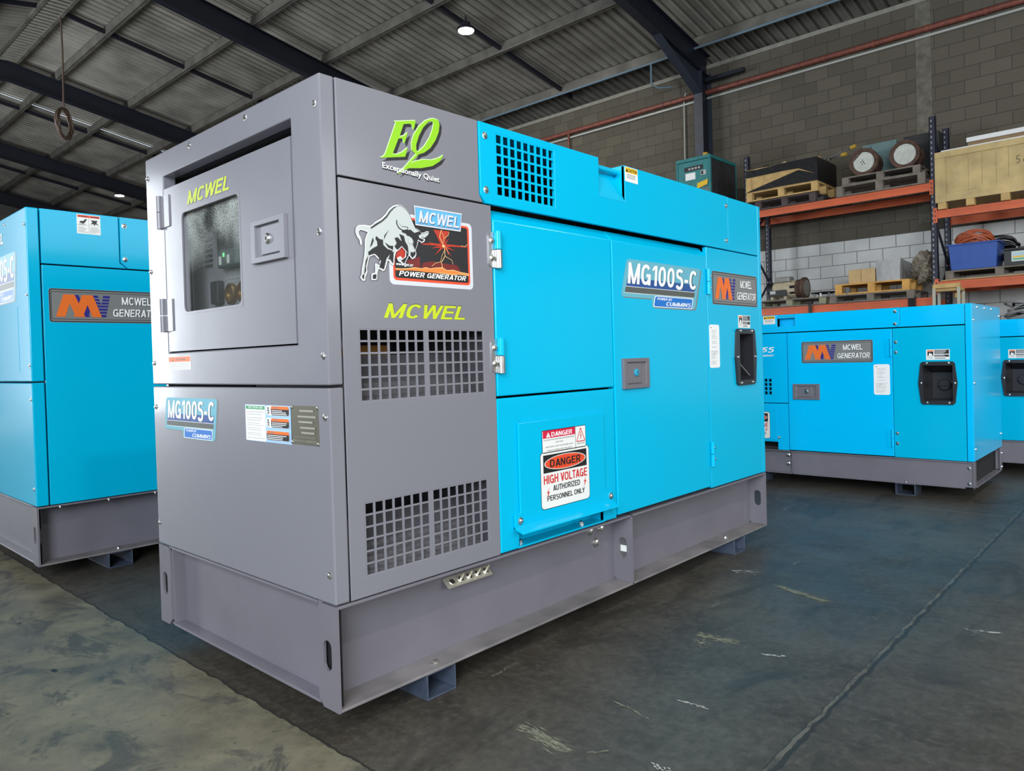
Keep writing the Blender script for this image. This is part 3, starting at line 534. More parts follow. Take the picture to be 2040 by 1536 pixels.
# ------------------------------------------------------------------ the big grey and cyan generator in front
def main_generator():
    g = thing('generator', 'largest grey and cyan silenced generator standing in the foreground, with a bull emblem', 'generator')
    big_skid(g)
    # ---- short end
    mb = MB(); t = .043
    a, b_, c, d = .141, .941, .93, 1.519
    mb.grid(EF, [0, a, b_, GW], [.8245, c, d, GH], lambda i, j: i == 1 and j == 1, -t, 0, GRAY)
    eu = mb.build('end_panel', g, .004)
    MB().fbox(EF, 0, GW, .272, .8175, -t, 0, GRAY).build('end_panel', g, .004)
    # compartment behind the door
    mb = MB(); a = .08; mb.fbox(EF, a, b_, c, d, -.16, -.145, INNER)
    mb.fbox(EF, a-.012, a, c-.01, d+.01, -.15, -t-.001, INNER); mb.fbox(EF, b_, b_+.012, c-.01, d+.01, -.15, -t-.001, INNER)
    mb.fbox(EF, a, b_, d, d+.012, -.15, -t-.001, DARK); mb.fbox(EF, a, b_, c-.012, c, -.15, -t-.001, INNER)  # top coloured dark to paint in the shade under the opening
    mb.build('control_compartment', g)
    a = .141; cp = MB().fbox(EF, .08, b_-.01, c+.01, d-.01, -.144, -.11, INNER).build('control_panel', g)
    dd = Dec(F(EF.p(0, 0, -.11), (0, -1, 0)), .0004)
    for i in range(6):
        v = 1.310-i*.017
        for u0, u1 in ((.121, .18), (.193, .252)): dd.rect(u0, u1, v-.011, v, BLACK)
    for u in (.149, .337, .405): dd.rect(u, u+.0015, 1.05, 1.36, GREYL)
    dd.line(rrect(.348, .42, 1.07, 1.155, .008), .0015, GREYL); dd.line(rrect(.428, .5, 1.07, 1.155, .008), .0015, GREYL); dd.line(rrect(.342, .46, 1.165, 1.32, .01), .0015, GREYL)
    dd.done('panel_marking', cp)
    k = MB(); k.fbox(EF, .275, .327, 1.085, 1.16, -.11, -.085, BLACKP); k.build('switch', cp, .004)
    for u in (.384, .464):
        k = MB(); k.lathe(EF.p(u, 1.113, -.11), EF.N, [(.034, 0), (.034, .012), (.028, .016), (.026, .008), (.0, .008)], BRASSG, 20); k.build('gauge', cp, smooth=True)
    k = MB(); k.fbox(EF, .35, .5, 1.195, 1.36, -.11, -.075, SCREEN); ct = k.build('controller', cp, .006)
    kd = Dec(F(EF.p(0, 0, -.075), (0, -1, 0)), .0004); kd.rect(.358, .49, 1.25, 1.35, BLACK); kd.rect(.366, .384, 1.205, 1.232, GREYL); kd.rect(.42, .438, 1.205, 1.232, GREYL); kd.done('screen', ct)
    kd = Dec(F(EF.p(0, 0, -.074), (0, -1, 0)), .0004); kd.rect(.396, .406, 1.228, 1.24, LED); kd.done('indicator_light', ct)
    # control door: flat front, top edge folded back
    mb = MB(); q = .004
    mb.grid(EF, [a+q, .270, .655, b_-q], [c+q, 1.054, 1.380, 1.474], lambda i, j: i == 1 and j == 1, -.022, .0, GRAY)
    mb.prism(F(EF.p(a+q, 0, 0), (1, 0, 0), (0, 0, 1)), [(.0005, 1.4742), (.075, 1.502), (.090, 1.502), (.022, 1.4742)], 0, (b_-a-2*q), GRAY)
    door = mb.build('control_door', g)
    mb = MB(); mb.prism(EF, rrect(.268, .657, 1.052, 1.382, .022), -.020, -.016, GLASS); mb.build('window_pane', door)
    mb = MB(); mb.prism(EF, rrect(.266, .659, 1.050, 1.384, .002), -.004, .0008, GRAY, [rrect(.274, .651, 1.058, 1.376, .02)]); mb.build('window_seal', door)
    d_ = Dec(EF); d_.text('MCWEL', .323, .601, 1.398-.004, 1.437-.004, GREY1, .25, .03); d_.text('MCWEL', .320, .600, 1.396, 1.437, NEON, .25, .02); d_.done('door_lettering', door)
    paddle_latch(door, EF, GW-.341, GW-.166, 1.161, 1.278, LATCHG, True)
    for v0, v1 in ((1.346, 1.456), (1.0, 1.112)): hinge(door, EF, GW-.960, v0, v1, GRAY, GRAY, .07, .009, 1, plain=True)
    for y, v in ((.728, 1.577), (.37, 1.577), (.023, 1.528), (1.06, 1.533), (.019, 1.209), (.019, .898), (1.06, 1.213), (1.06, .898), (.02, .744), (1.06, .747), (1.06, .345), (.022, .345)):
        bolt(g, EF.p(GW-y, v, 0), EF.N, .0075, .006)
    # stickers on the end
    d_ = Dec(EF); d_.base(rrect(.137, .304, .873, .917, .002), PAPER); d_.rect(.139, .302, .899, .9155, ORNG)
    d_.poly([(.165, .902), (.175, .902), (.170, .912)], BLACK); d_.text('READ MANUAL', .195, .27, .9035, .911, GREY1, .1); d_.lines(.144, .296, .875, .897, 4, GREYL, .35, .08); d_.done('warning_sticker', g)
    badge_model(EF, .084, .480, .650, .781, g, TEALL)
    d_ = Dec(EF); d_.base(rrect(.651, .899, .666, .769, .004), SKYL); d_.poly(rrect(.652, .764, .667, .768, .003), WHITE)
    d_.rect(.655, .761, .756, .7655, GREEN); d_.text('SAFETY INSTRUCTIONS', .667, .752, .758, .764, WHITE, .05, .01)
    for v0, v1, n in ((.738, .752, 2), (.722, .735, 2), (.708, .719, 2), (.694, .705, 2), (.681, .691, 2), (.672, .678, 1)): d_.lines(.659+random.choice((0, .004)), .758, v0, v1, n, GREYL, .3, .3)
    for i, v0 in enumerate((.742, .7085, .674)):
        v1 = v0+.025; d_.poly(rrect(.770, .892, v0-.0008, v1+.0008, .009), WHITE); x = .796 if i < 2 else .772
        d_.poly(rrect(x, .890, v0, v1, .007), BLACK); d_.rect(x+.002, .888, v1-.0085, v1-.0005, ORNG); d_.text('WARNING', x+.014, x+.04, v1-.007, v1-.0025, GREY1); d_.lines(x+.004, .884, v0+.001, v1-.010, 3, WHITE, .4, .4)
        if i < 2:
            cx = .782; d_.poly(ell(cx, v0+.019, .0035, .0035, 12), BLACK); d_.line([(cx, v0+.017), (cx+.001, v0+.009), (cx-.004, v0+.002)], .0025, BLACK); d_.line([(cx+.001, v0+.009), (cx+.006, v0+.003)], .0025, BLACK); d_.line([(cx-.007, v0+.013), (cx+.007, v0+.012)], .002, BLACK)
    d_.done('safety_sticker', g)
    d_ = Dec(EF); d_.base(rrect(.897, 1.029, .669, .771, .002), PLATE); d_.w += .001
    for v, n in ((.757, 3), (.742, 1), (.728, 2), (.713, 3), (.70, 2)):
        d_.lines(.93+random.random()*.03, 1.02, v-.002, v+.004, 1, ETCH, .8, .3)
    d_.text('mcwel @ mcwel.com', .915, 1.012, .6865, .6915, ETCH); d_.text('PRODUCT OF SINGAPORE', .909, 1.018, .6765, .6815, ETCH)
    npl = d_.done('name_plate', g)
    for u in (.902, 1.024):
        for v in (.674, .766): bolt(npl, EF.p(u, v, .001), EF.N, .0035, .003, name='rivet')
    # ---- long side
    X0_ = .047
    MB().prism(SF, [(X0_, 1.3545), (.568, 1.3545), (.552, 1.377), (.552, GH), (X0_, GH)], -.02, 0, GRAY).build('upper_side_panel', g, .002)
    # vent panel with two grilles
    vents = ((.778, .966), (.325, .515)); gu0, gu1 = .096, .552
    MB().grid(SF, [X0_, gu0, gu1, .6], [.272, vents[1][0], vents[1][1], vents[0][0], vents[0][1], 1.3495], lambda i, j: i == 1 and j in (1, 3), -.0045, 0, GRAY).build('vent_panel', g, .0015)
    p = (gu1-gu0-.011)/14
    us = []
    for i in range(14):
        x = gu0+i*p+(.011 if i > 6 else 0); us += [x+.0032, x+p-.0032]
    us = [gu0-.001]+us+[gu1+.001]
    for v0, v1 in vents:
        q = (v1-v0)/6; vs = [v0-.001]
        for j in range(6): vs += [v0+j*q+.0025, v0+(j+1)*q-.0025]
        vs.append(v1+.001)
        MB().grid(SF, us, vs, lambda i, j: i % 2 == 1 and j % 2 == 1, -.0035, -.0004, GRAY).build('vent_grille', g)
    mb = MB()
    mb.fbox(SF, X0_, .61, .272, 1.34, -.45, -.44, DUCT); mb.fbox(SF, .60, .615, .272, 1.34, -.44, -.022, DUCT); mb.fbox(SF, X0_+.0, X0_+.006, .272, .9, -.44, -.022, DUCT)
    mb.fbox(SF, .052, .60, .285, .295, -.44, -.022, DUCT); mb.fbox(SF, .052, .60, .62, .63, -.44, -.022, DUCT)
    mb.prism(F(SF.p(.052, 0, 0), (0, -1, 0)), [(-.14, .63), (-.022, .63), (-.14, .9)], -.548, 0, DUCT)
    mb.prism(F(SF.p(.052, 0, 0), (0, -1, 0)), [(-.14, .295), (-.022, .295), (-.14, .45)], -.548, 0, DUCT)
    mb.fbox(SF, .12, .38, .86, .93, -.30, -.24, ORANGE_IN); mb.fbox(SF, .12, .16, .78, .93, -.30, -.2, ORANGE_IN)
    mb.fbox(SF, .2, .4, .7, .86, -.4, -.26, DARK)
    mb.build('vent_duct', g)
    # cyan canopy along the top, with punched grille and lifting pocket
    fl, fz = 1.170, 1.460
    mb = MB()
    gx0, gx1, gz0, gz1 = .627, .914, 1.384, 1.5765
    pu = (gx1-gx0)/9; pv = (gz1-gz0)/6
    mb.prism(SF, [(.556, 1.377), (.578, 1.3535), (2.158, 1.3535), (2.187, 1.379), (2.187, GH), (1.336, GH), (1.336, fz), (fl, fz), (fl, GH), (.556, GH)], -.012, .002, CYAN, [[(gx0, gz0), (gx0, gz1), (gx1, gz1), (gx1, gz0)]])
    can = mb.build('canopy_panel', g, .002)
    us = [gx0-.001]; vs = [gz0-.001]
    for i in range(9): us += [gx0+i*pu+.004, gx0+(i+1)*pu-.004]
    for j in range(6): vs += [gz0+j*pv+.0035, gz0+(j+1)*pv-.0035]
    MB().grid(SF, us+[gx1+.001], vs+[gz1+.001], lambda i, j: i % 2 == 1 and j % 2 == 1, -.0025, .0015, CYAN).build('vent_grille', g)
    mb = MB()
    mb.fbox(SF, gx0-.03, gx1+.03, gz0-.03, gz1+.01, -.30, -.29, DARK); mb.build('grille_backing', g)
    mb = MB(); w_ = -.058
    mb.prism(F(SF.p(fl, 0, 0), (0, -1, 0)), [(.002, fz), (w_, GH), (w_-.01, GH), (-.012, fz-.004)], -(1.336-fl), 0, CYAN)
    for x in (fl-.004, 1.336): mb.prism(F(SF.p(x, 0, 0), (0, -1, 0)), [(.0015, fz), (.0015, GH), (w_, GH)], -.004, 0, CYAN)
    lp = mb.build('lifting_pocket', g)
    bb = MB().cyl(SF.p(fl-.002, 1.574, -.027), SF.p(1.338, 1.574, -.027), .0085, CYAN, seg=14); bb.cyl(SF.p(1.331, 1.574, -.027), SF.p(1.3365, 1.574, -.027), .013, CYAN, seg=14); bb.build('lifting_bar', g, smooth=True)
    caution_sticker(F(SF.p(0, 0, .002), (1, 0, 0)), 1.340, 1.428, 1.541, 1.597, g)
    MB().prism(SF, [(2.162, 1.3535), (2.511, 1.3535), (2.511, GH), (2.190, GH), (2.190, 1.379)], -.012, .0, CYAN).build('canopy_panel', g, .002)
    MB().fbox(SF, 2.513, GL, .272, GH, -.03, 0, CYAN).build('corner_post', g, .003)
    for x, v in ((.580, 1.560), (.579, 1.395), (2.171, 1.556), (2.166, 1.395)): bolt(g, SF.p(x, v, .002), SF.N, .009)
    # roof, rear side and far end
    mb = MB(); mb.box(.0435, .553, .0205, GW, ZB+GH-.012, ZB+GH, GRAY); mb.build('roof_panel', g, .002)
    mb = MB()
    for x0, x1 in ((.556, fl-.004), (1.34, GL)): mb.box(x0, x1, .012, GW, ZB+GH-.012, ZB+GH-.0005, CYAN)
    mb.box(fl-.004, 1.34, .062, GW, ZB+GH-.012, ZB+GH-.0005, CYAN)
    mb.build('roof_panel', g)
    mb = MB(); mb.box(.045, .60, GW-.02, GW, ZB+.272, ZB+GH-.013, GRAY); mb.build('rear_panel', g, .002)
    mb = MB()
    for x0, x1 in ((.604, 1.23), (1.236, 1.968), (1.974, GL-.002)): mb.box(x0, x1, GW-.02, GW, ZB+.272, ZB+GH-.013, CYAN)
    mb.build('rear_panel', g, .003)
    MB().box(GL-.012, GL, .031, GW-.021, ZB+.272, ZB+GH-.013, CYAN).build('rear_end_panel', g, .002)
    # doors
    def fdoor(u0, u1, v0, v1, top, name):
        mb = MB(); mb.prism(F(SF.p(u0, 0, 0), (0, -1, 0)), [(-.03, v0), (.001, v0), (.001, top), (-.032, v1), (-.04, v1)], -(u1-u0), 0, CYAN)
        return mb.build(name, g, .006, seg=3)
    d1 = fdoor(.606, 1.232, .762, 1.345, 1.306, 'side_door')
    hm = STEEL
    for v0, v1, lf in ((1.158, 1.271, .034), (.834, .942, .034)): hinge(d1, SF, .617, v0, v1, CYAN, hm, lf, .0125, -1)
    d2 = fdoor(1.239, 1.967, .282, 1.345, 1.306, 'side_door')
    paddle_latch(d2, SF, 1.284, 1.462, .750, .866, LATCHM, False, KEYC)
    badge_model(F(SF.p(0, 0, .001), (1, 0, 0)), 1.279, 1.914, 1.066, 1.246, d2, TEALL, .09)
    for v0, v1 in ((1.138, 1.250), (.372, .482)):
        h = hinge(d2, SF, 1.9735, v0, v1, CYAN, CYAN, 0, .010, 1)
        for v in (v0+.03, v1-.03): bolt(h, SF.p(2.0, v, .001), SF.N, .0085, .007)
    # fixed right panel with fuel inlet opening
    MB().prism(SF, [(1.9735, .274), (2.5105, .274), (2.5105, 1.349), (1.9735, 1.349)], -.02, 0, CYAN, [[(2.262, .742), (2.262, .965), (2.408, .965), (2.408, .742)]]).build('fixed_side_panel', g, .002)
    fuel_inlet(g, SF, 2.224, 2.443, .720, .987, (2.262, 2.405, .744, .964), 'lever')
    logo_mv(SF, 2.020, 2.486, 1.096, 1.247, g); procedure_sticker(SF, 1.983, 2.078, .810, 1.004, g); fuel_sticker(SF, 2.273, 2.401, .993, 1.053, g)
    # lower cable-entry box: plate, flap with lip, trough
    mb = MB(); mb.prism(SF, [(.602, .274), (.687, .274), (.687, .334), (1.149, .334), (1.149, .274), (1.230, .274), (1.230, .755), (.602, .755)], -.02, 0, CYAN)
    lb = mb.build('cable_box_panel', g, .004)
    mb = MB(); mb.prism(SF, [(.661, .338), (1.193, .338), (1.193, .387), (1.150, .389), (1.150, .672), (.688, .672), (.688, .389), (.661, .387)], .001, .009, CYAN)
    mb.prism(F(SF.p(.661, 0, 0), (0, -1, 0)), [(.001, .345), (.009, .345), (.040, .331), (.040, .326), (.001, .338)], -.532, 0, CYAN)
    flp = mb.build('cable_flap', g, .0018)
    for u, v in ((.685, .362), (1.181, .364)): bolt(flp, SF.p(u, v, .009), SF.N, .010)
    FW = F(SF.p(0, 0, .0092), (1, 0, 0)); danger_small(FW, .802, 1.036, .562, .636, flp); danger_big(FW, .790, 1.052, .379, .565, flp)
    mb = MB(); mb.fbox(SF, .687, 1.149, .274, .280, -.06, .0, CYAN); mb.fbox(SF, .687, 1.149, .274, .334, -.07, -.06, CYAN); mb.fbox(SF, .682, .687, .274, .334, -.06, -.0005, CYAN); mb.fbox(SF, 1.149, 1.154, .274, .334, -.06, -.0005, CYAN)
    mb.build('cable_trough', g)
    for u in (.723, 1.051): bolt(g, SF.p(u, .2805, -.03), (0, 0, 1), .009, .012)
    # skid fittings
    MB().box(1.338, 1.340, .018, .062, ZB+.118, ZB+.142, PAPER).build('paper_tag', g)
    SK = F((0, .085, ZB), (1, 0, 0))
    for u, v in ((1.176, .225), (1.243, .222), (1.208, .175)): bolt(g, SK.p(u, v, 0), SK.N, .017, .013)
    mb = MB(); u0, u1, v0, v1 = .43, .615, .2, .224
    mb.prism(F(SK.p(u0, 0, 0), (0, -1, 0)), [(0, .218), (.03, .196), (.034, .201), (.004, .224)], -(u1-u0), 0, BRONZE)
    eb = mb.build('earth_bar', g, .001)
    for i in range(5):
        u = u0+.022+i*.036; P = SK.p(u, .2085, .018); n_ = Vector((0, -.6, .8)); m_ = MB().cyl(P, P+n_*.006, .010, CHROME, seg=6)
        if i: m_.cyl(P, P+n_*.03, .0045, BRONZE, seg=8)
        m_.build('terminal_stud', eb)
    # ---- emblem and lettering on the grey side
    d_ = Dec(SF); e = EQ
    sh = lambda k, dx, dy: [(x+dx, y+dy) for x, y in e[k]]
    qring = lambda dx, dy: ([(x+dx, y+dy) for x, y in e['Q']], [(x+dx, y+dy) for x, y in e['Qi']])
    def ring(o, i, m):
        w_ = d_.nx(); flat = o+i; tri = tessellate_polygon([[Vector((a, b, 0)) for a, b in l] for l in (o, i)])
        d_.add([SF.p(a, b, w_) for a, b in flat], [Dec.orient(t, flat) for t in tri], m)
    for k in 'ET': d_.poly(sh(k, .0085, -.0065), BLACK)
    ring(*qring(.0085, -.0065), BLACK)
    d_.text('Exceptionally Quiet', .187+.001, .391+.001, 1.389-.001, 1.4105-.001, BLACK, 0, .04, -.008)
    for k in 'ET': d_.poly(sh(k, -.0022, .0016), LIMEW)
    ring(*qring(-.0022, .0016), LIMEW)
    for k in 'ET': d_.poly(sh(k, 0, 0), LIME)
    ring(*qring(0, 0), LIME)
    d_.text('Exceptionally Quiet', .187, .390, 1.391, 1.411, WHITE, 0, .02, -.008)
    d_.done('slogan_sticker', g)
    d_ = Dec(SF)
    d_.base(rrect(.201, .514, 1.087, 1.283, .014), SILV)
    d_.rr(.2135, .502, 1.099, 1.274, .011, REDO); d_.rr(.220, .495, 1.106, 1.268, .006, BLACK)
    for k, m_ in (('r1', FIRE1), ('r5', FIRE3), ('r2', FIRE3), ('r3', FIRE1), ('r4', FIRE1)): d_.poly(BOLT[k], m_)
    cx, cy = .3965, 1.2065
    for ang, ln in ((10, .06), (170, .06), (60, .05), (120, .05), (235, .06), (305, .06), (200, .05), (340, .05)):
        a_ = math.radians(ang); d_.poly([(cx+.004*math.sin(a_), cy-.004*math.cos(a_)), (cx+ln*math.cos(a_), cy+ln*.6*math.sin(a_)), (cx-.004*math.sin(a_), cy+.004*math.cos(a_))], FIRE1)
    d_.poly(BOLT['fire'], FIRE2); d_.line([(x, y+.001) for x, y in BOLT['fire'][:18]], .0018, FIREY)
    for k in ('l1', 'l2', 'l3', 'l4', 'l5', 'l6', 'l7'): d_.line(BOLT[k], .0021 if k == 'l1' else .0012, FIREY)
    d_.poly(ell(cx, cy, .005, .004, 14), FIREY)
    d_.text('www.jpn.sg', .222, .282, 1.1365, 1.1475, WHITE, .25, .02)
    d_.text('POWER GENERATOR', .2305, .4835, 1.1105, 1.1245, BLACK, .25, .05); d_.text('POWER GENERATOR', .2300, .4830, 1.1115, 1.1255, WHITE, .25, .03)
    tb = lambda a, s: [(.2905+s+a, 1.309-s), (.473-s*.6+a, 1.309-s), (.466-s+a, 1.255+s), (.294+s*.6+a, 1.255+s)]
    d_.poly(tb(0, 0), SILV); d_.poly(tb(0, .004), BLACK); d_.poly(tb(0, .0048), SKY)
    d_.text('MCWEL', .306, .461, 1.2625, 1.2965, BLACK, .18, .06); d_.text('MCWEL', .3055, .460, 1.2645, 1.2975, SILV, .18, .03)
    o_ = BULL['bull']; ccx = sum(x for x, y in o_)/len(o_); ccy = sum(y for x, y in o_)/len(o_)
    d_.poly(o_, BULLG); d_.line(o_+o_[:1], .0024, WHITE); d_.line([(x+.001, y-.001) for x, y in o_][14:26], .0014, BLACK)
    for k in sorted(BULL):
        if k[0] == 'k': d_.poly(BULL[k], BLACK)
    for k in ('h1', 'h2', 'f1'): d_.poly(BULL[k], BULLG)
    d_.done('emblem_sticker', g)
    d_ = Dec(SF); d_.text('MCWEL', .178, .478, .9975, 1.038, OLIVE, .25, .025); d_.text('MCWEL', .177, .476, .9965, 1.0355, NEON, .25, .02); d_.done('maker_lettering', g)
    mb = MB(); mb.box(.64, GL-.06, .16, GW-.05, ZB+.28, ZB+1.36, DARK); mb.box(.175, GL-.04, .32, GW-.05, ZB+1.37, ZB+GH-.014, DARK); mb.box(.05, .6, .47, GW-.05, ZB+.28, ZB+.90, DARK); mb.box(.175, .6, .47, GW-.05, ZB+.901, ZB+1.36, DARK); mb.build('dark_core', g)  # dark blocks that paint shade behind the panel seams
    return g

def fuel_inlet(root, fr, u0, u1, v0, v1, op, kind):
    """black moulded recess with six fixing screws"""
    W, H = u1-u0, v1-v0; c = .055*W; a, b, e, f = op; cm = .06*W
    out = [(u0+cm+c, v0), (u1-cm-c, v0), (u1-cm, v0+c), (u1, (v0+v1)/2), (u1-cm, v1-c), (u1-cm-c, v1), (u0+cm+c, v1), (u0+cm, v1-c), (u0, (v0+v1)/2), (u0+cm, v0+c)]
    mb = MB(); mb.prism(fr, out, .0, .012, BLACKP, [[(a, e), (a, f), (b, f), (b, e)]])
    dp = -.13; t = .004
    s = .14*(b-a)
    I = [(a+s, e+t*2), (b-t, e+t*2), (b-t, f-.22*(f-e)), (a+s, f-.22*(f-e))]
    O = [(a, e), (b, e), (b, f), (a, f)]
    vs = [fr.p(x, y, .004) for x, y in O]+[fr.p(x, y, dp) for x, y in I]
    mb.add(vs, [(0, 1, 5, 4), (1, 2, 6, 5), (2, 3, 7, 6), (3, 0, 4, 7), (4, 5, 6, 7)], BLACKP)
    o = mb.build('fuel_inlet', root, recalc=False)
    vm = (v0+v1)/2
    for u, v in ((u0+cm+.16*W, v1-.035*H), (u1-cm-.16*W, v1-.035*H), (u0+.07*W, vm), (u1-.07*W, vm), (u0+cm+.16*W, v0+.04*H), (u1-cm-.16*W, v0+.04*H)): bolt(o, fr.p(u, v, .012), fr.N, .006, .005)
    if kind == 'lever':
        m_ = MB(); m_.cyl(fr.p(a+.03*W, vm+.03*H, -.03), fr.p(b-.12*W, e+.09*(f-e), .0), .0045, CHROME, seg=8); m_.build('cap_lever', o)
    elif kind == 'cap':
        q = MB(); cc = ((a+s+b)/2, e+.43*(f-e)); R = .17*W
        q.lathe(fr.p(cc[0], cc[1], dp), fr.N, [(R, 0), (R, .02), (R*.9, .026), (0, .026)], BLACKP, 22); q.fbox(fr, cc[0]-R*.85, cc[0]+R*.85, cc[1]-R*.14, cc[1]+R*.14, dp+.02, dp+.042, BLACKP); q.build('fuel_cap', o)
    return o

# ------------------------------------------------------------------ second big generator, seen from its radiator end
def second_generator():
    g = thing('generator', 'tall all-cyan silenced generator at left edge, partly hidden by the grey generator', 'generator', (-.072, 2.237, 0))
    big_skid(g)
    shell_core(g, .06)
    t = .050
    MB().fbox(EF, 0, GW, .8365, GH+.02, -t, 0, CYAN).build('end_panel', g, .004)
    MB().fbox(EF, 0, GW, .272, .830, -t, 0, CYAN).build('end_panel', g, .004)
    for y, v in ((.338, 1.585), (.018, 1.543), (.018, 1.227), (.018, .909), (.018, .756), (.022, .350), (.7, 1.585), (1.055, 1.543), (1.055, .909), (1.055, .35)): bolt(g, EF.p(GW-y, v, 0), EF.N, .0075, .006)
    d_ = Dec(EF); d_.text('MCWEL', .36, .70, 1.50, 1.55, BLACK, .25, .04); d_.text('MCWEL', .358, .698, 1.503, 1.553, WHITE, .25, .02); d_.done('maker_lettering', g)
    badge_model(EF, .28, .905, 1.215, 1.443, g, TEALL)
    MB().fbox(EF, .06, .90, .88, 1.184, 0, .0012, CYAN).build('service_cover', g)
    z1 = GH+.02
    MB().prism(SF, [(.056, 1.3715), (.420, 1.3715), (.389, 1.397), (.389, z1), (.056, z1)], -.02, 0, CYAN).build('upper_side_panel', g, .002)
    MB().prism(SF, [(.426, 1.3715), (2.1, 1.3715), (2.1, z1), (.394, z1), (.394, 1.399)], -.02, .0015, CYAN).build('canopy_panel', g, .002)
    MB().fbox(SF, .056, .62, .272, 1.365, -.02, 0, CYAN).build('lower_side_panel', g, .002)
    MB().fbox(SF, .626, 1.36, .272, 1.365, -.02, 0, CYAN).build('side_door', g, .003)
    MB().fbox(SF, 1.366, 2.0, .272, 1.365, -.02, 0, CYAN).build('side_door', g, .003)
    MB().fbox(SF, 2.006, GL, .272, 1.365, -.02, 0, GRAY).build('vent_panel', g, .003)
    MB().fbox(SF, 2.106, GL, 1.3715, z1, -.02, 0, GRAY).build('upper_side_panel', g, .003)
    for x, v in ((.415, 1.578), (.414, 1.415)): bolt(g, SF.p(x, v, .0015), SF.N, .010)
    mb = MB(); mb.box(.051, GL, .021, GW, ZB+z1-.012, ZB+z1, CYAN); mb.build('roof_panel', g, .002)
    mb = MB(); mb.box(.051, GL, GW-.02, GW, ZB+.272, ZB+z1-.013, CYAN); mb.build('rear_panel', g, .002)
    MB().box(GL-.012, GL, .021, GW-.021, ZB+.272, ZB+z1-.013, GRAY).build('rear_end_panel', g, .002)
    logo_mv(SF, .079, .60, 1.1045, 1.2605, g)
    d_ = Dec(SF); u0, u1, v0, v1 = .2065, .3085, 1.5225, 1.613; W, H = u1-u0, v1-v0; d_.base([(u0, v0), (u1, v0), (u1, v1), (u0, v1)], PAPER)
    d_.rect(u0+.003, u1-.003, v1-H*.15, v1-H*.03, REDO); d_.rect(u0+W*.495, u0+W*.505, v0, v1-H*.15, GREY1); d_.rect(u0, u1, v0+H*.44, v0+H*.45, GREY1)
    for i, x in enumerate((.05, .55)):
        d_.poly([(u0+W*(x+.05), v1-H*.14), (u0+W*(x+.11), v1-H*.14), (u0+W*(x+.08), v1-H*.05)], BLACK); d_.text('WARNING', u0+W*(x+.13), u0+W*(x+.40), v1-H*.13, v1-H*.06, BLACK)
        d_.lines(u0+W*x, u0+W*(x+.42), v0+H*.06, v0+H*.38, 5, GREY1, .25, .5)
    d_.poly([(u0+W*.10, v0+H*.58), (u0+W*.16, v0+H*.66), (u0+W*.27, v0+H*.66), (u0+W*.36, v0+H*.78), (u0+W*.43, v0+H*.76), (u0+W*.32, v0+H*.56), (u0+W*.25, v0+H*.52)], BLACK); d_.rect(u0+W*.08, u0+W*.36, v0+H*.48, v0+H*.5, BLACK)
    d_.poly([(u0+W*.58, v0+H*.74), (u0+W*.88, v0+H*.74), (u0+W*.82, v0+H*.62), (u0+W*.93, v0+H*.50), (u0+W*.78, v0+H*.56), (u0+W*.75, v0+H*.47), (u0+W*.68, v0+H*.56), (u0+W*.57, v0+H*.52), (u0+W*.66, v0+H*.64)], BLACK)
    d_.done('hot_surface_sticker', g)
    for u in (.094, .301, .516): bolt(g, SF.p(u, .262, .0), (0, 0, -1), .009, .01)
    return g

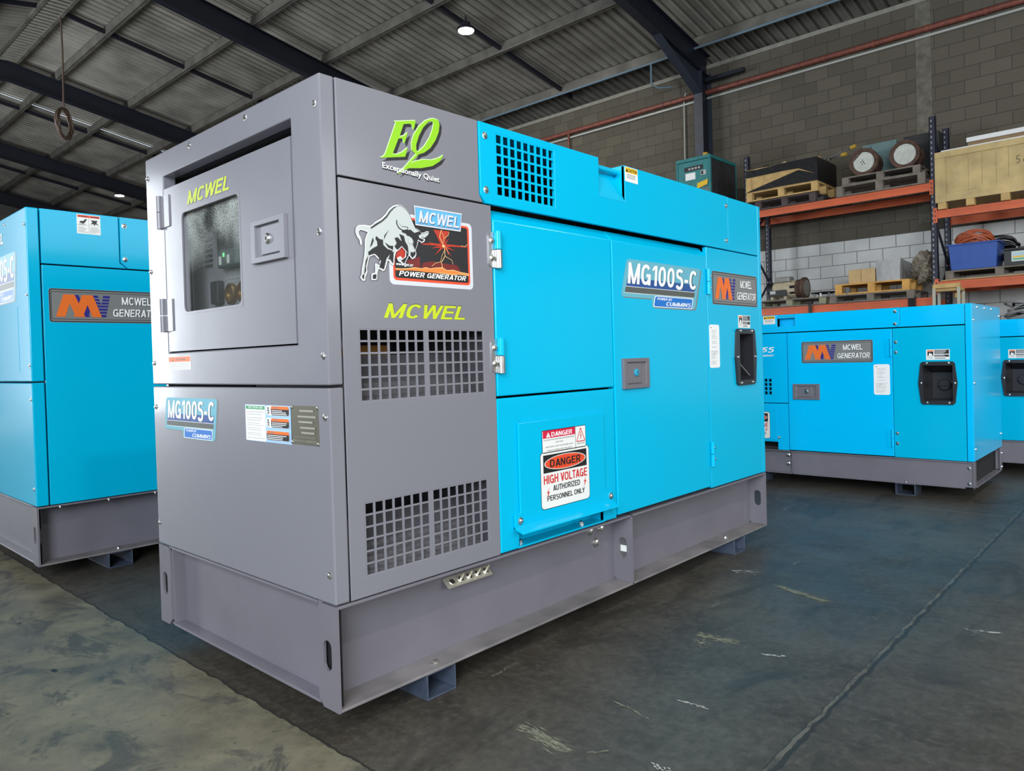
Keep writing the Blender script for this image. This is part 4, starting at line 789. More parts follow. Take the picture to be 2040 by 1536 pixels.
# ------------------------------------------------------------------ smaller cyan generators across the aisle
def small_generator(label, loc, H, hg, zf, L=2.05, W=.90, group=None):
    """long side faces -x; right-hand end at local u = L"""
    g = thing('generator', label, 'generator', loc, 0, group)
    fr = F((0, 0, ZB), (0, -1, 0)); hb = .165
    XB = lambda mb, u0, u1, x0, x1, z0, z1, m: mb.box(x0, x1, -u1, -u0, z0+ZB, z1+ZB, m)
    mb = MB()
    for x0, x1, c in ((.0, .05, .05), (W-.05, W, W-.058)):
        XB(mb, .008, L-.008, x0, x1, 0, .008, SKID); XB(mb, .008, L-.008, x0, x1, hb-.007, hb, SKID)
    XB(mb, .008, .94*L/2.05, .03, .038, 0, hb, SKID); XB(mb, .94*L/2.05, L-.008, .012, .02, 0, hb, SKID); XB(mb, .008, L-.008, W-.02, W-.012, 0, hb, SKID)
    XB(mb, .06, L-.06, .06, W-.06, .03, .04, DARK)
    XB(mb, L-.05, L-.0, .0, W, 0, .008, SKID); XB(mb, L-.045, L-.037, .02, W-.02, .0, hb, DARK)
    mb.build('skid_base', g, .001)
    for u in (.0, L-.008):
        for x0 in (.0, W-.05): m_ = MB(); XB(m_, u, u+.008, x0, x0+.05, 0, hb, SKID); m_.build('lifting_plate', g)
    m_ = MB(); XB(m_, L*.4567, L*.4567+.008, .0, .012, 0, hb, SKID); m_.build('lifting_plate', g)
    for y in (-L*.30, -(L-.445)):
        for x0 in (.003, W-.153): foot(g, x0, x0+.15, y-.116, y, 'x')
    bolt(g, fr.p(L-.387, .008, -.02), (0, 0, 1), .012, .012)
    for u, v in ((.88, .132), (.88, .071)): bolt(g, fr.p(u*L/2.0-.001, v, -.03), fr.N, .016, .012)
    for v in (.03, .125):
        bolt(g, fr.p(L-.03, v, -.012), fr.N, .009, .008)
        bolt(g, (W-.03, -L-.0, ZB+v), (0, -1, 0), .009, .008)
    u_ = lambda y: L+(-.605-y) if True else 0       # measured from the right-hand end
    R = lambda d: L-d                                # d = distance from the right-hand end
    mb = MB(); XB(mb, .02, L-.04, .16, W-.02, hb+.004, H-.014, DARK); mb.build('dark_core', g)  # dark filler for shaded gaps between the panels
    # end, rear, roof
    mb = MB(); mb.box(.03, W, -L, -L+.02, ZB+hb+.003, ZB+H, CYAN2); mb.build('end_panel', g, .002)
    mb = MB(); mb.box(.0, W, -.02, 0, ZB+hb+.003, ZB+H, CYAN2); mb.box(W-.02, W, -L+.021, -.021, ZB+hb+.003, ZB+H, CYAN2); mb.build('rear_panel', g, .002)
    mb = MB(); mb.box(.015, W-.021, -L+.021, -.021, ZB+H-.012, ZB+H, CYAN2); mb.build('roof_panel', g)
    for x, z in ((.16, H-.02), (.38, H-.02), (.6, H-.02), (.05, H-.10), (.05, H*.57), (.05, .24), (W-.03, H-.06), (W-.03, .26)): bolt(g, (x, -L, ZB+z), (0, -1, 0), .008, .006)
    # side panels
    hgt = hg
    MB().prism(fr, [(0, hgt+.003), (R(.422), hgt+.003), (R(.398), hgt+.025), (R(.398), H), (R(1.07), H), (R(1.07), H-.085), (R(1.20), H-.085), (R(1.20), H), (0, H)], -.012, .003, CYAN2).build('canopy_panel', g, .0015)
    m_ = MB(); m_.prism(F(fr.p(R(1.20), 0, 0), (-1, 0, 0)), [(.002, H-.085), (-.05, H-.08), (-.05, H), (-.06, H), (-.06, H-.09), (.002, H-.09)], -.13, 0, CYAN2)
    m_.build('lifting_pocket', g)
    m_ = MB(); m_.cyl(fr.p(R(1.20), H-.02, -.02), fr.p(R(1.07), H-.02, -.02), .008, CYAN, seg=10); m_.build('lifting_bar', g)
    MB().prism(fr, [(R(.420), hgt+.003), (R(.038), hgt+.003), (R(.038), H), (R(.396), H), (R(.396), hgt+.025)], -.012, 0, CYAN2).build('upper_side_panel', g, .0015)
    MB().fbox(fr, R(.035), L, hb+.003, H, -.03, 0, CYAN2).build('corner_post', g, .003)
    for d, v in ((.423, H-.024), (.425, H-.104)): bolt(g, fr.p(R(d), v, .003), fr.N, .009)
    zt = hgt-.004
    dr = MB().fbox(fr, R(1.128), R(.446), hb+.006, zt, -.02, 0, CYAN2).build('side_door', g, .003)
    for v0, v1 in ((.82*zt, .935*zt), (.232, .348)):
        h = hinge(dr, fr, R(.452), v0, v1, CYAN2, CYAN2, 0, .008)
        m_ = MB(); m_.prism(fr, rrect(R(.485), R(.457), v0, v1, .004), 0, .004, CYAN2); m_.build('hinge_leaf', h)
        for v in (v0+.025, v1-.025): bolt(h, fr.p(R(.425), v, 0), fr.N, .009)
    paddle_latch(dr, fr, R(1.092), R(.908), .531*zt/1., .640*zt, LATCHM, False, CHROME)
    kz = zt/1.0
    logo_mv(fr, R(1.029), R(.562), .784*kz, .933*kz, dr); procedure_sticker(fr, R(.56), R(.462), .570*kz, .769*kz, dr)
    # fixed right panel
    op = (R(.268), R(.104), zf-.110, zf+.110)
    MB().prism(fr, [(R(.443), hb+.003), (R(.038), hb+.003), (R(.038), zt), (R(.443), zt)], -.02, 0, CYAN, [[(op[0]-.004, op[2]), (op[0]-.004, op[3]), (op[1]+.004, op[3]), (op[1]+.004, op[2])]]).build('fixed_side_panel', g, .0015)
    fuel_inlet(g, fr, R(.295), R(.079), zf-.134, zf+.134, op, 'cap'); fuel_sticker(fr, R(.250), R(.120), zf+.145, zf+.210, g)
    # left part: vent panel and cable box
    us = [0, R(1.60), R(1.30)]
    gx = [R(1.305)+i*.033 for i in range(3)]; gv = [.559, .681]
    pu, pv = .0315, .0305; ul = [0]; vl = [.505]
    for i in range(4): ul += [R(1.371)+i*pu+.004, R(1.371)+(i+1)*pu-.004]
    for j in range(4): vl += [.559*kz+j*pv+.004, .559*kz+(j+1)*pv-.004]
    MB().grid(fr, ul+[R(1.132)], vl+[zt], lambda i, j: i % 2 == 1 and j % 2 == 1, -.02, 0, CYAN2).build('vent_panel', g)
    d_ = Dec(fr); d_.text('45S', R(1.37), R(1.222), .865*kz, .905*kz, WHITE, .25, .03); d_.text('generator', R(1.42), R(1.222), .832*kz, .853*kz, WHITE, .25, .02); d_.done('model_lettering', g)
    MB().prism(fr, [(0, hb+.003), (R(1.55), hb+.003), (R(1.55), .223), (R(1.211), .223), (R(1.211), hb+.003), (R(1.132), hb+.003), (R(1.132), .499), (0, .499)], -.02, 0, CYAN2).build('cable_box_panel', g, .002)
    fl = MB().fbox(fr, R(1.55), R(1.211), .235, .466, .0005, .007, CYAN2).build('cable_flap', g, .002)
    danger_big(F(fr.p(0, 0, .0072), (0, -1, 0)), R(1.53), R(1.266), .247, .437, fl)
    bolt(fl, fr.p(R(1.204), .255, 0), fr.N, .009)
    caution_sticker(F(fr.p(0, 0, .0032), (0, -1, 0)), R(1.30), R(1.211), H-.063, H-.004, g)
    return g
# ------------------------------------------------------------------ the warehouse
XW, YR, YF, XL, XRG = 12.0, 30.6, -10.6, -4.9, 3.7      # right wall, rear, front, left wall, ridge
SL = .18
def zp(x): return 6.575+SL*(XW-x) if x >= XRG else 6.575+SL*(XW-XRG)-SL*(XRG-x)     # underside of purlins
def nodes(name):
    m = bpy.data.materials.new(name); m.use_nodes = True; nt = m.node_tree; return m, nt, nt.nodes['Principled BSDF'], nt.nodes.new, nt.links.new
def math_n(nt, op, a, b=None, c=None):
    n = nt.nodes.new('ShaderNodeMath'); n.operation = op
    for i, x in enumerate((a, b, c)):
        if x is None: continue
        if isinstance(x, (int, float)): n.inputs[i].default_value = x
        else: nt.links.new(x, n.inputs[i])
    return n.outputs[0]
def ramp(nt, fac, stops):
    r = nt.nodes.new('ShaderNodeValToRGB'); e = r.color_ramp.elements
    while len(e) < len(stops): e.new(.5)
    for k, (p, c) in zip(e, stops): k.position = p; k.color = (*c, 1) if len(c) == 3 else c
    nt.links.new(fac, r.inputs[0]); return r.outputs[0]
def mixc(nt, f, a, b):
    n = nt.nodes.new('ShaderNodeMix'); n.data_type = 'RGBA'
    for s, x in ((n.inputs[0], f), (n.inputs[6], a), (n.inputs[7], b)):
        if isinstance(x, (int, float)): s.default_value = x
        elif isinstance(x, tuple): s.default_value = (*x, 1)
        else: nt.links.new(x, s)
    return n.outputs[2]
def noise(nt, vec, scale, detail=5, rough=.55, dist=0.):
    n = nt.nodes.new('ShaderNodeTexNoise'); n.inputs['Scale'].default_value = scale; n.inputs['Detail'].default_value = detail; n.inputs['Roughness'].default_value = rough; n.inputs['Distortion'].default_value = dist
    nt.links.new(vec, n.inputs['Vector']); return n.outputs['Fac']
def stretch(nt, vec, s):
    n = nt.nodes.new('ShaderNodeMapping'); n.inputs['Scale'].default_value = s; nt.links.new(vec, n.inputs[0]); return n.outputs[0]

def floor_mat():
    m, nt, b, N, L = nodes('worn_concrete_floor'); tc = N('ShaderNodeTexCoord'); v = tc.outputs['Object']
    sp = N('ShaderNodeSeparateXYZ'); L(v, sp.inputs[0]); X, Y = sp.outputs[0], sp.outputs[1]
    n1 = noise(nt, v, .9, 8, .6); n2 = noise(nt, v, 4.5, 8, .65); n3 = noise(nt, stretch(nt, v, (9, 2.2, 1)), 1.0, 6, .7); n4 = noise(nt, v, 28, 4, .6)
    dark = ramp(nt, n1, [(.30, (.028, .024, .018)), (.5, (.056, .048, .037)), (.72, (.086, .077, .060))])
    dark = mixc(nt, math_n(nt, 'MULTIPLY', ramp(nt, n3, [(.45, (0, 0, 0)), (.75, (1, 1, 1))]), .45), dark, (.105, .10, .082))
    dark = mixc(nt, math_n(nt, 'MULTIPLY', ramp(nt, n2, [(.52, (0, 0, 0)), (.75, (1, 1, 1))]), .6), dark, (.022, .022, .02))
    fine = noise(nt, v, 34, 6, .75); grit = noise(nt, v, 150, 3, .7)
    dark = mixc(nt, math_n(nt, 'MULTIPLY', ramp(nt, fine, [(.50, (0, 0, 0)), (.72, (1, 1, 1))]), .55), dark, (.125, .12, .10))
    dark = mixc(nt, math_n(nt, 'MULTIPLY', ramp(nt, fine, [(.30, (1, 1, 1)), (.47, (0, 0, 0))]), .55), dark, (.018, .017, .015))
    sm = noise(nt, stretch(nt, v, (1.6, 3.8, 1)), 1.0, 5, .6, 1.2)
    dark = mixc(nt, math_n(nt, 'MULTIPLY', ramp(nt, sm, [(.54, (0, 0, 0)), (.66, (1, 1, 1))]), .55), dark, (.020, .019, .017))
    # worn blue paint stains around the aisle
    st = noise(nt, stretch(nt, v, (1.1, 1.6, 1)), 1.3, 6, .6, .4)
    dx = math_n(nt, 'SUBTRACT', X, 2.6); dy = math_n(nt, 'SUBTRACT', Y, -.45)
    rad = math_n(nt, 'SQRT', math_n(nt, 'ADD', math_n(nt, 'MULTIPLY', math_n(nt, 'MULTIPLY', dx, dx), .45), math_n(nt, 'MULTIPLY', math_n(nt, 'MULTIPLY', dy, dy), 3.0)))
    fall = N('ShaderNodeMapRange'); fall.inputs[1].default_value = 1.3; fall.inputs[2].default_value = .2; L(rad, fall.inputs[0])
    blue = math_n(nt, 'MULTIPLY', math_n(nt, 'MULTIPLY', ramp(nt, st, [(.40, (0, 0, 0)), (.62, (1, 1, 1))]), fall.outputs[0]), .36)
    dark = mixc(nt, blue, dark, (.030, .066, .082))
    # pale scrapes
    sc = noise(nt, stretch(nt, v, (2.5, 14, 1)), 1.0, 3, .5); sc2 = noise(nt, v, 60, 2)
    scr = math_n(nt, 'MULTIPLY', ramp(nt, sc, [(.70, (0, 0, 0)), (.73, (1, 1, 1))]), ramp(nt, sc2, [(.45, (0, 0, 0)), (.6, (1, 1, 1))]))
    dark = mixc(nt, math_n(nt, 'MULTIPLY', scr, .55), dark, (.26, .28, .22))
    # paler, older slab beyond the joint at x = -0.02
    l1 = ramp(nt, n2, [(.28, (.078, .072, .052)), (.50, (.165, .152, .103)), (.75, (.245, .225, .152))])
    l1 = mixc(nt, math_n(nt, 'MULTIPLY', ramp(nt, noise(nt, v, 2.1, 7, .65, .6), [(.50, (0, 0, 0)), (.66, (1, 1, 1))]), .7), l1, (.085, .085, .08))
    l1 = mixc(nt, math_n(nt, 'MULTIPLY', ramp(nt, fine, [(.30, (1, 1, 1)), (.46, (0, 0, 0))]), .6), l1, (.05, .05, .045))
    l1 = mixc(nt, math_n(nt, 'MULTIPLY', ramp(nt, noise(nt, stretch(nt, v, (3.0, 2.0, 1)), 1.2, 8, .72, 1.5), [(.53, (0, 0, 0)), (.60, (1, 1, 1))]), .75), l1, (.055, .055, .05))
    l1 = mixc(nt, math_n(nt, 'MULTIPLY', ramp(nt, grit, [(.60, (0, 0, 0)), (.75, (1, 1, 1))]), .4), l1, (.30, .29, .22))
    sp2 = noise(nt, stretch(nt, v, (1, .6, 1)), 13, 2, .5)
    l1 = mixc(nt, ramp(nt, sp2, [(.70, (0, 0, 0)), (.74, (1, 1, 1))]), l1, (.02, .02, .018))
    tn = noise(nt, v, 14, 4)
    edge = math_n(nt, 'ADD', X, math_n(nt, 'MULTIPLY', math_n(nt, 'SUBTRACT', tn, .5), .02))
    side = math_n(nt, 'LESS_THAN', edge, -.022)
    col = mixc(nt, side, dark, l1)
    # joints
    def joint(c, at, wd, colr, amt, col):
        d = math_n(nt, 'ABSOLUTE', math_n(nt, 'ADD', math_n(nt, 'SUBTRACT', c, at), math_n(nt, 'MULTIPLY', math_n(nt, 'SUBTRACT', tn, .5), .03)))
        mk = math_n(nt, 'MULTIPLY', math_n(nt, 'LESS_THAN', d, wd), amt); return mixc(nt, mk, col, colr)
    col = joint(X, -.022, .004, (.03, .03, .025), 1., col)
    brk = math_n(nt, 'MULTIPLY', ramp(nt, noise(nt, v, 16, 5, .7), [(.40, (.25, .25, .25)), (.58, (1, 1, 1))]), .75)
    col = joint(Y, -.858, .013, (.022, .022, .02), .85, col); col = joint(Y, -.853, .0055, (.15, .135, .105), brk, col)
    col = joint(X, 3.79, .006, (.17, .17, .135), brk, col); col = joint(Y, -4.7, .012, (.15, .14, .115), .8, col); col = joint(X, 7.6, .01, (.12, .12, .1), .8, col)
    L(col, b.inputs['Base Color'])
    rr = N('ShaderNodeMapRange'); rr.inputs[3].default_value = .30; rr.inputs[4].default_value = .62; L(n2, rr.inputs[0]); L(rr.outputs[0], b.inputs['Roughness'])
    bp = N('ShaderNodeBump'); bp.inputs['Strength'].default_value = .25; bp.inputs['Distance'].default_value = .006
    L(math_n(nt, 'ADD', fine, n2), bp.inputs['Height']); L(bp.outputs[0], b.inputs['Normal']); return m
def block_mat():
    m, nt, b, N, L = nodes('concrete_block_wall'); tc = N('ShaderNodeTexCoord'); v = tc.outputs['Object']
    sp = N('ShaderNodeSeparateXYZ'); L(v, sp.inputs[0]); cb = N('ShaderNodeCombineXYZ')
    L(math_n(nt, 'ADD', math_n(nt, 'ADD', sp.outputs[0], sp.outputs[1]), .11), cb.inputs[0]); L(math_n(nt, 'ADD', sp.outputs[2], .025), cb.inputs[1])
    br = N('ShaderNodeTexBrick'); L(cb.outputs[0], br.inputs['Vector']); br.inputs['Scale'].default_value = 1; br.inputs['Brick Width'].default_value = .4; br.inputs['Row Height'].default_value = .2
    br.inputs['Mortar Size'].default_value = .006; br.inputs['Mortar Smooth'].default_value = .3; br.inputs['Bias'].default_value = 0
    br.inputs['Color1'].default_value = (.082, .072, .054, 1); br.inputs['Color2'].default_value = (.118, .105, .080, 1); br.inputs['Mortar'].default_value = (.038, .033, .026, 1)
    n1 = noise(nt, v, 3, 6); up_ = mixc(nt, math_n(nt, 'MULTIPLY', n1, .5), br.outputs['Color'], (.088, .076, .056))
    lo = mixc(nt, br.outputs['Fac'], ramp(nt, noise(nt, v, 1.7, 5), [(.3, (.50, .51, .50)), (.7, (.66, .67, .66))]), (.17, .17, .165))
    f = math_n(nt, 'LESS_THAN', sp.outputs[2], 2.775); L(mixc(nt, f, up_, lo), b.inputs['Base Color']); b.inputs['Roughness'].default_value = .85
    bp = N('ShaderNodeBump'); bp.inputs['Strength'].default_value = .5; bp.inputs['Distance'].default_value = .006; bp.invert = True
    L(math_n(nt, 'ADD', br.outputs['Fac'], math_n(nt, 'MULTIPLY', noise(nt, v, 40, 3), .25)), bp.inputs['Height']); L(bp.outputs[0], b.inputs['Normal']); return m
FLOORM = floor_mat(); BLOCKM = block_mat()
ROOFM = mat('roof_sheeting', (.31, .29, .255), .5, .15, var=.35, vscale=1.2, rvar=.1)
PURL = mat('galvanised_purlin', (.16, .15, .13), .5, .25, var=.3, vscale=3)
NAVYST = mat('navy_painted_steel', (.012, .014, .024), .45)
COLM = mat('column_steel', (.030, .036, .055), .45, var=.2)
TRIMM = mat('painted_trim', (.26, .25, .21), .6, var=.15)
PIPER = mat('red_oxide_pipe', (.20, .058, .040), .5, var=.25, vscale=10)
PALE = mat('pale_conduit', (.42, .43, .40), .45)
BLUEP = mat('blue_grey_pipe', (.16, .24, .30), .4)
CLAD = mat('wall_cladding', (.10, .095, .09), .6, var=.2)
TANW = mat('reflected_tan_wall', (.42, .29, .16), .55, var=.3, vscale=1.5)  # unseen front wall given a tan colour for its brown reflection
def S(o): return tag(o, kind='structure')
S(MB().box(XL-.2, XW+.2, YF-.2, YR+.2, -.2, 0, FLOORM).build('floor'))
def scuff(pts_list):
    r = random.Random(11); mb = MB(); PM = mat('pale_floor_scuff', (.19, .19, .135), .7, var=.3, vscale=30); WM = mat('white_floor_scuff', (.42, .42, .40), .7)
    for (ax, ay), (bx, by), wd, n, m in pts_list:
        m = PM if m == 'p' else WM
        L = math.hypot(bx-ax, by-ay); ux, uy = (bx-ax)/L, (by-ay)/L
        for k in range(n):
            t = r.random()*L; s = r.gauss(0, wd/2.2); l = r.uniform(.012, .05)*min(1, L*3); h = r.uniform(.0008, .0028); an = r.gauss(0, .18)
            cx, cy = ax+ux*t-uy*s, ay+uy*t+ux*s; dx, dy = (ux*math.cos(an)-uy*math.sin(an))*l, (uy*math.cos(an)+ux*math.sin(an))*l; z = .0008+.0000015*len(mb.v)/4
            mb.add([(cx-dx, cy-dy, z), (cx-dy/l*h, cy+dx/l*h, z), (cx+dx, cy+dy, z), (cx+dy/l*h, cy-dx/l*h, z)], [(0, 1, 2, 3)], m)
    return S(mb.build('floor_scuffs', recalc=False))
scuff([((.352, -.29), (.338, -.46), .022, 130, 'p'), ((1.20, -.335), (1.214, -.475), .022, 110, 'p'), ((1.16, -.36), (1.12, -.42), .03, 50, 'p'), ((1.86, -.34), (1.79, -.55), .025, 120, 'p'), ((1.172, -.575), (1.20, -.635), .006, 26, 'w'), ((.737, -.52), (.741, -.61), .005, 22, 'w'), ((.42, -.64), (.413, -.69), .012, 24, 'w'), ((1.786, -1.01), (1.818, -1.10), .012, 30, 'w'), ((.62, -.40), (.60, -.52), .004, 16, 'p'), ((.36, -.50), (.40, -.53), .006, 20, 'p'), ((1.95, -.1), (1.99, -.2), .03, 30, 'w')])
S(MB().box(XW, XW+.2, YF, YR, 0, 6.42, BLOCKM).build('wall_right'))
mb = MB(); mb.prism(F((0, YR, 0), (1, 0, 0)), [(XL, 0), (XW, 0), (XW, 6.8), (XRG, zp(XRG)+.25), (XL, 6.75)], -.15, 0, CLAD); S(mb.build('wall_rear'))
fl_ = F((XL, 0, 0), (0, 1, 0)); mb = MB(); mb.grid(fl_, [YF, -6.65, -1.95, 1.55, 6.25, 12.55, 17.25, YR], [0, .05, 1.25, 2.05, 4.75, 5.35, 6.7], lambda i, j: (i == 1 and j in (2, 3, 4)) or (i == 3 and j in (3, 4)) or (i == 5 and j in (1, 2, 3)), -.0, .12, CLAD); S(mb.build('wall_left'))
ff = F((0, YF, 0), (-1, 0, 0)); mb = MB(); mb.grid(ff, [-XW, -7.75, 1.35, -XL], [0, 1.95, 5.25, 6.6], lambda i, j: i == 1 and j == 1, -.12, 0, TANW)
mb.prism(ff, [(-XW, 6.6), (-XL, 6.6), (-XL, 6.75), (-XRG, zp(XRG)+.25), (-XW, 6.8)], -.12, 0, CLAD); S(mb.build('wall_front'))
# roof sheeting: trapezoidal ribs running down each slope, purlins, bridging, rafters
def sheet(xa, xb, ya, yb, m=ROOFM, lift=0.):
    mb = MB(); ys = []; y = ya; P = .19
    while y < yb: ys += [(y, 0), (y+.105, 0), (y+.125, .040), (y+.170, .040)]; y += P
    vs = []
    for yy, h in ys:
        for x in (xa, xb): vs.append((x, yy, zp(x)+.20+h+lift))
    mb.add(vs, [(2*i, 2*i+1, 2*i+3, 2*i+2) for i in range(len(ys)-1)], m); return mb
S(sheet(XRG, XW+1.3, YF, 20.76).build('ceiling', recalc=False)); S(sheet(XRG, XW+1.3, 20.90, YR+.2).build('ceiling', recalc=False)); S(sheet(XRG, XL-.25, YF, YR+.2).build('ceiling', recalc=False))
RIBGLOW = emit('lit_rib_glow', (.80, .86, .84), .8)  # glowing strip stands in for roof ribs catching light
S(sheet(XRG, XW, 20.74, 20.93, RIBGLOW, .001).build('ceiling_lit_ribs', recalc=False))
for x in (11.62, 9.72, 7.96, 6.35, 4.72, 2.7, .95, -.8, -2.6, -4.4):
    mb = MB(); z = zp(x); mb.box(x-.035, x-.029, YF, YR, z, z+.2, PURL); mb.box(x-.035, x+.035, YF, YR, z, z+.006, PURL); mb.box(x-.035, x+.035, YF, YR, z+.194, z+.2, PURL)
    S(mb.build('beam_purlin'))
FRY = (-7.5, -1.25, 5.12, 11.85, 18.2, 24.5, 30.35)
for i, y in enumerate(FRY[:-1]):
    ym = (y+FRY[i+1])/2-.15
    mb = MB()
    for a, b_ in ((XRG, 11.95), (XL+.05, XRG)):
        vs = [(x, yy, zp(x)+dz) for x in (a, b_) for yy in (ym-.03, ym+.03) for dz in (.05, .13)]
        mb.add(vs, [(0, 1, 3, 2), (4, 6, 7, 5), (0, 4, 5, 1), (2, 3, 7, 6), (0, 2, 6, 4), (1, 5, 7, 3)], NAVYST)
    S(mb.build('beam_bridging'))
for y in FRY:
    mb = MB(); h = .42
    for sgn in (1, -1):
        xe = 11.98 if sgn > 0 else XL+.02; fr = F((0, y, 0), (1, 0, 0))
        q = lambda d: [(XRG, zp(XRG)-d[0]), (xe, zp(xe)-d[0]), (xe, zp(xe)-d[1]), (XRG, zp(XRG)-d[1])]
        mb.prism(fr, q((0, .012)), -.085, .085, NAVYST); mb.prism(fr, q((h-.012, h)), -.085, .085, NAVYST); mb.prism(fr, q((.01, h-.01)), -.005, .005, NAVYST)
        xc, x0 = (11.66, 10.2) if sgn > 0 else (XL+.36, XL+1.8)
        mb.prism(fr, [(x0, zp(x0)-h), (xc, zp(xc)-h), (xc, 5.80)], -.006, .006, COLM); 
        a, b_ = Vector((x0, zp(x0)-h)), Vector((xc, 5.80)); n = Vector((-(b_-a).y, (b_-a).x)).normalized()*(.012)
        mb.prism(fr, [tuple(a), tuple(b_), tuple(b_-n), tuple(a-n)], -.085, .085, COLM)
    S(mb.build('beam_rafter'))
    for xa, xb, nm in ((11.62, 11.985, 0), (XL+.015, XL+.38, 1)):
        mb = MB(); zt = zp(xa if nm == 0 else xb)-.40
        mb.box(xa, xa+.014, y-.086, y+.086, 0, zt, COLM); mb.box(xb-.014, xb, y-.086, y+.086, 0, zt, COLM); mb.box(xa+.014, xb-.014, y-.006, y+.006, 0, zt, NAVYST)
        if nm == 0 and y == 5.12: mb.box(xa+.014, xb-.014, y-.012, y+.07, 0, zt, NAVYST)
        S(mb.build('column_steel'))
mb = MB(); mb.box(XW-.03, XW, YF, YR, 6.345, 6.418, TRIMM); S(mb.build('trim_1'))
mb = MB(); mb.box(XW+1.25, XW+1.31, YF, YR, 6.1, zp(XW+1.3)+.26, DARK); mb.box(XW+.2, XW+1.25, YF, YR, 6.1, 6.15, DARK); S(mb.build('trim_4'))
mb = MB()                                                   # ridge ventilator: ribs between two angles
for x in (3.48, 3.90): mb.box(x-.03, x+.03, YF, YR, zp(XRG)-.02, zp(XRG)+.05, PURL)
y = 9.0
while y < 28: mb.box(3.5, 3.88, y, y+.10, zp(XRG)+.0, zp(XRG)+.03, TRIMM); y += .16
S(mb.build('trim_2'))
def pipe(name, label, cat, path, r, m):
    return tag(MB().tube(path, r, m, 10).build(name, smooth=True), label, cat)
mb = MB().cyl((11.93, YF+.1, 5.895), (11.93, YR-.1, 5.895), .045, PIPER, seg=14); y = -1.
while y < 14: mb.cyl((11.93, y, 5.895), (11.93, y+.05, 5.895), .054, PIPER, seg=14); y += .78
tag(mb.build('sprinkler_pipe', smooth=True), 'long red oxide pipe running along the block wall under the eaves', 'pipe')
tag(MB().box(11.95, 11.998, YF+.1, YR-.1, 5.775, 5.808, PALE).build('conduit_trunking'), 'thin pale trunking strip fixed directly under the red pipe', 'trunking')
pipe('drop_pipe', 'short red vertical pipe dropping from the long red wall pipe', 'pipe', [(11.93, 8.43, 5.855), (11.93, 8.43, 4.5)], .025, PIPER)
pipe('eaves_pipe', 'pale blue-grey pipe running under the lowest roof purlin', 'pipe', [(11.52, YF+.1, 6.61), (11.52, YR-.2, 6.61)], .022, BLUEP)
pipe('wall_conduit', 'thin pale vertical conduit on the wall left of the steel column', 'conduit', [(11.9, 5.52, 6.0), (11.96, 5.60, 5.9), (11.96, 5.62, 3.2)], .014, PALE)
pipe('hanging_bracket', 'small blue bracket hanging under the eaves beside the rafter', 'bracket', [(11.52, 6.05, 6.60), (11.52, 6.05, 6.2), (11.6, 5.95, 6.13), (11.75, 5.75, 6.13)], .02, BLUEP)
tag(MB().box(11.75, 11.83, 4.28, 5.035, 6.03, 6.10, NAVYST).build('bracket_arm'), 'short black steel arm sticking out from the column near the red pipe', 'bracket')
S(MB().box(XW-.008, XW, 1.33, 1.55, 2.9, 6.345, mat('mortar_infill', (.135, .125, .10), .9, var=.3, vscale=9)).build('trim_3'))

# ------------------------------------------------------------------ high-bay lamps and the hanging cable
def lamp(x, y, z, label, power, group='high-bay lamps under the roof'):
    g = thing('high_bay_lamp', label, 'lamp', (x, y, z), 0, group)
    MB().lathe((0, 0, 0), (0, 0, 1), [(.15, 0), (.165, .02), (.16, .05), (.09, .07), (.085, .14), (.02, .15), (.01, .28)], NAVYST, 24).build('housing', g, smooth=True)
    MB().lathe((0, 0, -.012), (0, 0, 1), [(.145, 0), (.148, .012)], LENS, 24).build('lens', g)
    l = bpy.data.lights.new('high_bay_light', 'AREA'); l.shape = 'DISK'; l.size = .28; l.energy = power; l.color = (1, .95, .85)
    o = bpy.data.objects.new('high_bay_light', l); COL.objects.link(o); o.parent = g; o.location = (0, 0, -.02); return g
LENS = emit('lamp_lens', (1, .96, .86), 30)
lamp(8.62, 8.2, 7.05, 'bright round high-bay lamp above the generator, nearest and largest of the lamps', 130)
lamp(8.62, 25.4, 6.95, 'small distant high-bay lamp low over the left cyan generator', 130)
lamp(8.62, -4.5, 7.05, 'unseen high-bay lamp added in the front bay near the block wall', 130)  # out of view, added as a light source for the hall
lamp(-.6, -4.5, 7.1, 'unseen high-bay lamp added in the front bay on the left slope', 130)  # likewise an unseen lamp, put in to light the hall
def cable_coil():
    g = thing('hanging_cable', 'brown cable hanging from the roof ridge with a coil tied at its end', 'cable', (3.9, 14.95, 5.7))
    CB = mat('brown_cable', (.12, .075, .055), .6)
    z0 = 2.35; MB().tube([(0, .03, z0), (0, 0, 1.7), (.01, .05, 1.3), (0, .03, .9), (0, .06, .5)], .018, CB, 7).build('cable_drop', g, smooth=True)
    mb = MB(); r = random.Random(3)
    for k in range(7):
        P = []
        for i in range(25):
            t = 2*math.pi*i/24; a, b = .19+r.uniform(-.012, .012)+.012*(k % 3), .28+.01*(k % 4)
            P.append((.30*math.cos(t)*.6+r.uniform(-.008, .008)+(k-3)*.012, .05+a*math.cos(t), .24+b*math.sin(t)))
        mb.tube(P[:-1], .016, CB, 6, True)
    mb.build('cable_loop', g, smooth=True); return g
cable_coil()
